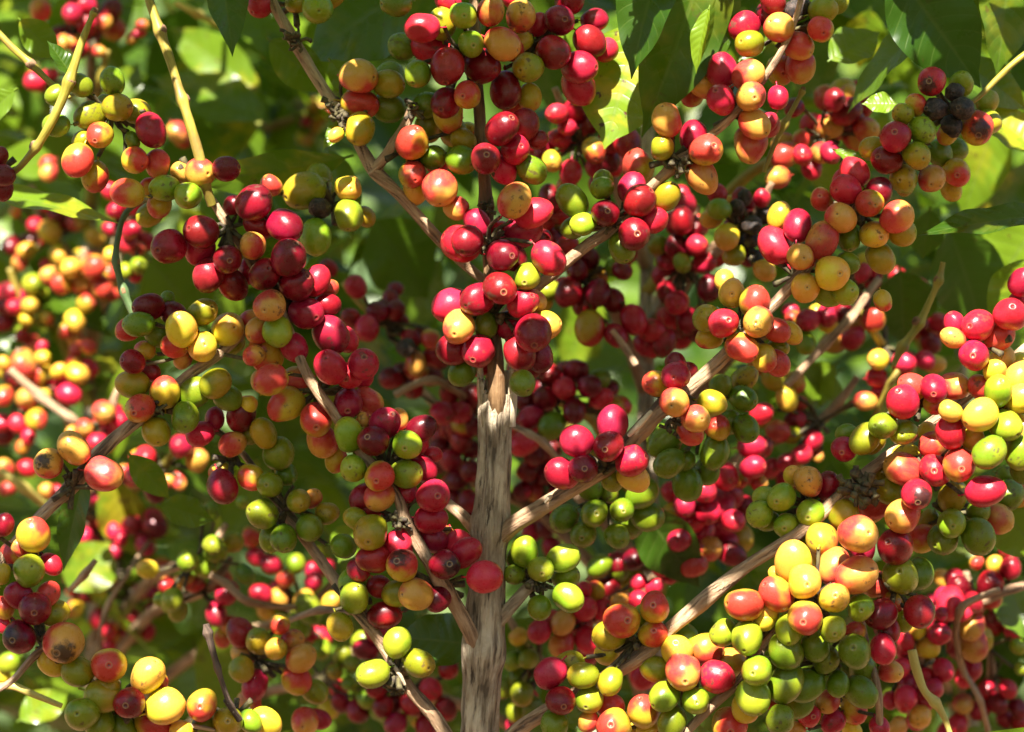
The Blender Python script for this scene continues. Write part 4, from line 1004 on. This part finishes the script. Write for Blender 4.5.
# a few blurred boughs that show by themselves
def bgb(root, pts, m):
    mb = MB()
    tube(mb, [(at(a, b, c), w * 0.5 * pxs(c)) for (a, b, c, w) in pts], sides=10, sub=10, wob=0.15, seed=rnd.random() * 60, knuckle=[(at(a, b, c), 0.007, 0.35) for (a, b, c, w) in pts[1:-1]])
    mb.build('branch', m, root)
bgb(B1, [(10, 370, 0.26, 9), (40, 396, 0.26, 9), (72, 420, 0.26, 9), (90, 440, 0.3, 7)], M_BR)
bgb(B1, [(150, 540, 0.3, 4), (128, 572, 0.26, 4.5), (108, 606, 0.26, 5), (100, 640, 0.26, 4), (112, 690, 0.3, 3)], M_BR)
bgb(B1, [(0, 470, 0.28, 9), (24, 488, 0.28, 9), (50, 510, 0.3, 6)], M_PALE)
bgb(B1, [(96, 560, 0.10, 5), (84, 575, 0.10, 7), (70, 590, 0.12, 6)], M_BR)
bgb(B1, [(176, 2, 0.3, 6), (198, 14, 0.3, 7), (222, 28, 0.34, 6)], M_PALE)
bgb(B2, [(646, 330, 0.24, 12), (612, 300, 0.2, 10), (588, 262, 0.16, 10), (560, 240, 0.14, 8)], M_TRUNK)
bgb(B2, [(648, 330, 0.24, 12), (670, 290, 0.2, 11), (705, 262, 0.16, 9), (740, 235, 0.1, 8)], M_TRUNK)
bgb(B2, [(566, 470, 0.12, 7), (545, 444, 0.11, 7), (530, 434, 0.11, 6), (500, 420, 0.14, 6)], M_BR)
bgb(B2, [(636, 365, 0.12, 7), (625, 348, 0.12, 6), (612, 330, 0.12, 6)], M_BR)
bgb(B2, [(395, 395, 0.16, 8), (432, 380, 0.16, 7), (470, 400, 0.2, 7)], M_BR)
bgb(B2, [(290, 620, 0.12, 6), (320, 610, 0.1, 7), (352, 612, 0.08, 6)], M_BR)
bgb(B2, [(210, 575, 0.16, 8), (228, 585, 0.16, 8), (250, 602, 0.16, 7), (300, 608, 0.2, 6)], M_BR)
bgb(B3, [(786, 386, 0.12, 8), (825, 345, 0.12, 8), (850, 318, 0.12, 9), (878, 280, 0.14, 8)], M_BR)
bgb(B3, [(905, 360, 0.14, 6), (890, 385, 0.14, 6), (872, 420, 0.16, 5)], M_GREEN)
bgb(B3, [(945, 610, 0.12, 8), (985, 600, 0.12, 8), (1015, 588, 0.12, 8), (1050, 580, 0.14, 7)], M_BR)
bgb(B3, [(1000, 590, 0.1, 7), (960, 610, 0.1, 7), (960, 660, 0.14, 6), (980, 700, 0.14, 6), (990, 740, 0.16, 6)], M_BR)

# a few broad blurred leaves that read by themselves behind
def bleaf(root, b, t, w, d, roll=0.0, tint=(0.3, 1, 0.1), bend=0.1, fold=0.15):
    mb = MB()
    B, T = at(b[0], b[1], d), at(t[0], t[1], d + 0.02)
    ax = (T - B).normalized()
    n0 = Vector((0, -1, 0.35)); n0 = (n0 - ax * n0.dot(ax)).normalized()
    leaf_geo(mb, B, T, w * pxs(d), Quaternion(ax, math.radians(roll)) @ n0, bend=bend, fold=fold, wave=0.05, tint=tint, nu=10, nv=20, seed=rnd.random() * 6)
    mb.build('leaf', M_LEAF, root)
    if tint[0] >= 0.45:
        for q in (0.2, 0.4, 0.6, 0.8): LEAFLIT.append((B.lerp(T, q), w * pxs(d) * 0.28))
for a in ((B1, (265, 120), (150, 70), 66, 0.32, 20, (0.35, 1, 0.4)), (B1, (260, 90), (165, 25), 50, 0.34, -20, (0.5, 1, 0.8)), (B1, (150, 180), (270, 110), 56, 0.36, 10, (0.3, 1, 0.9)),
          (B1, (60, 60), (-30, 20), 50, 0.3, 20, (0.3, 1, 0.3)), (B1, (105, 118), (140, 60), 40, 0.3, 10, (0.3, 1, 0.1)), (B1, (70, 590), (110, 540), 60, 0.28, 10, (0.45, 1, 0.3)),
          (B1, (105, 480), (140, 560), 50, 0.3, -10, (0.5, 1, 0.6)), (B1, (215, 625), (235, 740), 60, 0.26, 20, (0.55, 1, 0.2)), (B1, (150, 260), (210, 330), 90, 0.2, 0, (0.25, 1, 0.0)),
          (B1, (130, 360), (110, 470), 36, 0.3, 0, (0.6, 1, 0.4)), (B1, (20, 720), (70, 690), 36, 0.2, 0, (0.6, 1, 0.2)),
          (B2, (600, 300), (560, 370), 60, 0.3, 10, (0.65, 1, 0.2)), (B2, (375, 220), (430, 300), 80, 0.26, 0, (0.25, 1, 0.0)), (B2, (440, 260), (400, 330), 60, 0.3, 10, (0.3, 1, 0.0)),
          (B2, (430, 740), (520, 690), 60, 0.3, 10, (0.2, 1, 0.1)), (B2, (340, 560), (355, 520), 34, 0.16, 10, (0.6, 1, 0.0)),
          (B3, (1050, 205), (985, 300), 90, 0.16, 0, (0.7, 1, 0.5)), (B3, (1000, 110), (960, 220), 60, 0.2, 10, (0.6, 1, 0.3)), (B3, (870, 10), (858, 70), 44, 0.24, 0, (0.7, 1, 0.7)),
          (B3, (905, 40), (888, 85), 40, 0.2, 20, (0.7, 1, 0.9)), (B3, (835, 365), (790, 410), 44, 0.2, 0, (0.65, 1, 0.1)), (B3, (800, 370), (850, 415), 40, 0.2, 0, (0.6, 1, 0.2)),
          (B3, (950, 230), (985, 330), 80, 0.14, 0, (0.1, 1, 0.0)), (B3, (900, 270), (905, 345), 70, 0.16, 0, (0.08, 1, 0.0)), (B3, (930, 210), (922, 262), 36, 0.12, 0, (0.1, 1, 0.0)),
          (B3, (1040, 600), (960, 650), 80, 0.2, 0, (0.05, 1, 0.0)), (B3, (1000, 640), (985, 720), 60, 0.22, 0, (0.06, 1, 0.0)), (B3, (1030, 640), (1000, 560), 50, 0.16, 0, (0.35, 1, 0.0)),
          (B3, (1010, 90), (1040, 160), 50, 0.12, 10, (0.5, 1, 0.9)), (B3, (800, 40), (830, 100), 60, 0.2, 0, (0.15, 1, 0.1))):
    bleaf(*a)

# far planting: one mass of foliage
rg = random.Random(21)
mb = MB()
for _ in range(1500):
    y = rg.uniform(1.1, 2.6)
    s = W / 1024 * (D + y) / D
    x = rg.uniform(-760, 760) * s; z = ZC + rg.uniform(-640, 560) * s
    L = rg.uniform(0.09, 0.17)
    a = rg.uniform(0, 2 * PI)
    ax = Vector((math.cos(a), rg.uniform(-0.6, 0.6), math.sin(a) * 0.5 - 0.4)).normalized()
    leaf_geo(mb, Vector((x, y, z)), Vector((x, y, z)) + ax * L, L * 0.42, Vector((rg.gauss(0, 0.5), rg.gauss(-0.5, 0.4), rg.gauss(0.7, 0.3))), bend=rg.uniform(0, 0.2), fold=0.2, wave=0.05, tint=(rg.uniform(0.0, 0.4), 1, 0.05), nu=4, nv=7, seed=rg.random() * 6)
o = mb.build('foliage', M_LEAF)
o['kind'] = 'stuff'; o['label'] = 'far mass of dark green foliage behind the coffee bushes'; o['category'] = 'foliage'

# unseen leaf mass added behind the camera to block sky light
rg = random.Random(31)
mb = MB()
for _ in range(3200):
    y = rg.uniform(-3.4, -2.25)
    x = rg.uniform(-5.5, 5.5); z = rg.uniform(0.0, 3.05 + (-2.25 - y) * 0.6) + 0.2 * mnoise.noise(Vector((x, y, 5)))
    L = rg.uniform(0.18, 0.30)
    a = rg.uniform(0, 2 * PI)
    ax = Vector((math.cos(a), rg.uniform(-0.6, 0.6), math.sin(a) * 0.5 - 0.4)).normalized()
    leaf_geo(mb, Vector((x, y, z)), Vector((x, y, z)) + ax * L, L * 0.5, Vector((rg.gauss(0, 0.5), rg.gauss(0.6, 0.4), rg.gauss(0.6, 0.3))), bend=rg.uniform(0, 0.2), fold=0.2, wave=0.05, tint=(rg.uniform(0.0, 0.3), 1, 0.05), nu=3, nv=5, seed=rg.random() * 6)
o = mb.build('foliage', M_LEAF)
o['kind'] = 'stuff'; o['label'] = 'unseen foliage added to block sky light on the main bush'; o['category'] = 'foliage'

# ------------------------------------------------------------------ the ground and the rising slope
mb = MB()
NX, NY = 90, 120
def hgt(x, y):
    h = 0.02 * mnoise.noise(Vector((x * 1.3, y * 1.3, 0)))
    t = max(0.0, y - 2.7)
    h += 34.0 * (1 - math.exp(-t / 38.0)) + 0.25 * min(1, t) * mnoise.noise(Vector((x * 0.4, y * 0.4, 3)))
    return h
xs = [math.copysign(abs(i / (NX / 2)) ** 2.2 * 400, i) for i in range(-NX // 2, NX // 2 + 1)]
ys = [-60 + 0 * i for i in range(0)] + [-80, -40, -20, -10, -6] + [-4 + 0.18 * i for i in range(60)] + [7 * 1.11 ** i for i in range(1, 42)]
for y in ys:
    for x in xs: mb.v.append(Vector((x, y, hgt(x, y))))
w_ = len(xs)
for i in range(len(ys) - 1):
    for j in range(w_ - 1):
        a = i * w_ + j
        mb.f.append((a, a + 1, a + w_ + 1, a + w_))
o = mb.build('ground', M_SOIL)
o.data.materials.append(M_HILL)
for p in o.data.polygons:
    if p.center.y > 3.4: p.material_index = 1
o['kind'] = 'structure'
print('objects', len(bpy.data.objects), 'lit', len(LIT), 'shade', len(SHADE))

# ------------------------------------------------------------------ unseen overhead leaves, added and fitted to throw the dappled shade
U = Vector((SUN.y, -SUN.x, 0)).normalized() * -1
V = SUN.cross(U).normalized()
if V.z < 0: V = -V
def uv2(p): return (p.dot(U), p.dot(V))
lit2 = [(uv2(p), r) for (p, r) in LIT]
need = [(uv2(p), p, r) for (p, r) in SHADE]
# trunk, boughs and leaves of the main bush are mostly in shade too
for (px, py) in ((496, 355), (496, 370), (497, 385), (494, 340), (496, 400), (497, 415), (490, 560), (487, 600), (482, 690), (478, 725), (496, 450), (495, 480), (690, 610), (748, 566), (610, 690), (560, 496), (580, 250), (640, 200), (440, 240), (320, 85), (800, 532), (700, 30), (670, 70), (680, 100), (650, 20), (940, 30), (960, 60), (980, 20), (1000, 40), (850, 90), (235, 20), (440, 640), (940, 212), (860, 490), (400, 195), (455, 610), (470, 640)):
    p = at(px, py, -0.015); need.append((uv2(p), p, 0.008))
for (px, py) in ((640, 425), (612, 30), (604, 15), (640, 95), (610, 120), (484, 372), (508, 365), (509, 385), (486, 385), (410, 690), (700, 50), (984, 720), (870, 105), (855, 160), (1010, 730), (548, 500), (400, 672), (50, 200)):
    p = at(px, py, -0.01); lit2.append((uv2(p), 0.006))
rg = random.Random(4)
for gx in range(-60, 1100, 24):
    for gy in range(-80, 830, 24):
        for dd in (0.14, 0.45, 0.8):
            if (in_shade(gx, gy) and (dd < 0.4 or gy > 175)) or mnoise.noise(Vector((gx * 0.034, gy * 0.034, dd * 7))) > 0.16:
                p = at(gx + rg.uniform(-9, 9), gy + rg.uniform(-9, 9), dd)
                need.append((uv2(p), p, 0.01))
import numpy as np
H = 0.0035
pts = [q for (q, r) in lit2] + [q for (q, p, r) in need]
u0 = min(q[0] for q in pts) - 0.08; v0 = min(q[1] for q in pts) - 0.08
nu_ = int((max(q[0] for q in pts) + 0.08 - u0) / H) + 1
nv_ = int((max(q[1] for q in pts) + 0.08 - v0) / H) + 1
G = np.zeros((nu_, nv_), np.float32)
DEP = np.zeros((nu_, nv_), np.float32)           # how far towards the sun the shaded thing stands
def disc(q, r, val, dep=None):
    a0, a1 = int((q[0] - r - u0) / H), int((q[0] + r - u0) / H) + 1
    b0, b1 = int((q[1] - r - v0) / H), int((q[1] + r - v0) / H) + 1
    for a in range(max(a0, 0), min(a1 + 1, nu_)):
        for b in range(max(b0, 0), min(b1 + 1, nv_)):
            if (u0 + a * H - q[0]) ** 2 + (v0 + b * H - q[1]) ** 2 <= r * r:
                G[a, b] = val
                if dep is not None: DEP[a, b] = dep
for (q, p, r) in need: disc(q, r * 1.05, 1.0, p.dot(SUN))
for (p, r) in FLECK: disc(uv2(p), r, -3.0)
for (p, r) in LEAFLIT: disc(uv2(p), r, -3.0)
for (q, r) in lit2: disc(q, r * 0.72, -3.0)
shade_canopy = MB()
NLEAF = 0
sizes = [0.12] * 900 + [0.09] * 1500 + [0.065] * 2500 + [0.045] * 5000 + [0.030] * 9000 + [0.020] * 12000
for L in sizes:
    k1 = np.argwhere(G > 0.5) if NLEAF % 25 == 0 or 'cells' not in globals() else cells
    cells = k1
    if not len(cells): break
    q = cells[rg.randrange(len(cells))]
    if G[q[0], q[1]] < 0.5: continue
    c = (u0 + q[0] * H + rg.uniform(-0.4, 0.4) * L * 0.2, v0 + q[1] * H + rg.uniform(-0.4, 0.4) * L * 0.2)
    th = rg.uniform(0, PI)
    a, b = L * 0.5 * rg.uniform(0.85, 1.1), L * 0.22
    ca, sa = math.cos(th), math.sin(th)
    R = int(a / H) + 1
    ic, jc = int((c[0] - u0) / H), int((c[1] - v0) / H)
    if ic - R < 0 or jc - R < 0: continue
    ii, jj = np.mgrid[ic - R:min(ic + R + 1, nu_), jc - R:min(jc + R + 1, nv_)]
    dx = u0 + ii * H - c[0]; dy = v0 + jj * H - c[1]
    e = (dx * ca + dy * sa) / a; f = (-dx * sa + dy * ca) / b
    # a leaf's outline: an ellipse that narrows to its tip
    M_ = (e * e + (f / (1 - 0.25 * e)) ** 2) < 0.95
    g = G[ii, jj][M_]
    if not len(g): continue
    nl = (g < -1).mean(); nsh = (g > 0.5).mean()
    if nl > 0.02 or nsh < (0.30 if L > 0.06 else 0.34): continue
    dsun = DEP[ii, jj][M_ & (G[ii, jj] > 0.5)].max()
    sub = G[ii, jj]; sub[M_ & (sub > 0.5)] = 0.0; G[ii, jj] = sub
    P0 = U * c[0] + V * c[1] + SUN * float(dsun)
    t = 0.06
    while t < 1.8:
        P = P0 + SUN * t
        hh = 0.1785 * (P.y + D) / D
        if P.z - ZC > max(hh, 0) + 0.03 + a * 0.75: break
        t += 0.02
    t += rg.uniform(0.0, 0.12)
    P = P0 + SUN * t
    axis = U * math.cos(th) + V * math.sin(th)
    nn = (SUN + U * rg.gauss(0, 0.12) + V * rg.gauss(0, 0.12)).normalized()
    leaf_geo(shade_canopy, P - axis * a, P + axis * a, b * 2.1, nn, bend=0.02, fold=0.06, wave=0.03, tint=(rg.uniform(0.0, 0.25), 1, 0.1), nu=4, nv=8, seed=rg.random() * 6, pet=0.1)
    NLEAF += 1
cov = (G < 0.5)
print('canopy leaves', NLEAF, 'uncovered cells', int((G > 0.5).sum()), 'of', G.size)
shade_canopy.build('added_shade_crown', M_LEAF, bush)

# ------------------------------------------------------------------ camera, sun and sky
cd = bpy.data.cameras.new('camera')
cd.sensor_width = 36.0
cd.lens = 36.0 * D / W
cd.clip_start = 0.05
cd.clip_end = 3000.0
cd.dof.use_dof = True
cd.dof.focus_distance = D - 0.03
cd.dof.aperture_fstop = 6.3
cd.dof.aperture_blades = 9
co = bpy.data.objects.new('camera', cd)
col.objects.link(co)
co.location = (0, -D, ZC)
co.rotation_euler = (math.radians(90), 0, 0)
scn.camera = co

sl = bpy.data.lights.new('sun', 'SUN')
sl.energy = 5.0
sl.angle = math.radians(0.53)
sl.color = (1.0, 0.94, 0.84)
so = bpy.data.objects.new('sun', sl)
col.objects.link(so)
so.rotation_mode = 'QUATERNION'
so.rotation_quaternion = SUN.to_track_quat('Z', 'Y')

wd = bpy.data.worlds.new('World')
scn.world = wd
wd.use_nodes = True
nt = wd.node_tree
bg = nt.nodes.get('Background') or nt.nodes.new('ShaderNodeBackground')
sky = nt.nodes.new('ShaderNodeTexSky')
sky.sky_type = 'NISHITA'
sky.sun_disc = False
sky.sun_elevation = math.radians(EL)
sky.sun_rotation = math.atan2(SUN.x, SUN.y)
nt.links.new(sky.outputs[0], bg.inputs[0])
bg.inputs[1].default_value = 0.05

scn.view_settings.view_transform = 'Standard'
scn.view_settings.look = 'None'
scn.view_settings.exposure = 2.25
scn.view_settings.gamma = 1.0
scn.render.engine = 'CYCLES'
scn.cycles.use_denoising = True
scn.cycles.max_bounces = 8
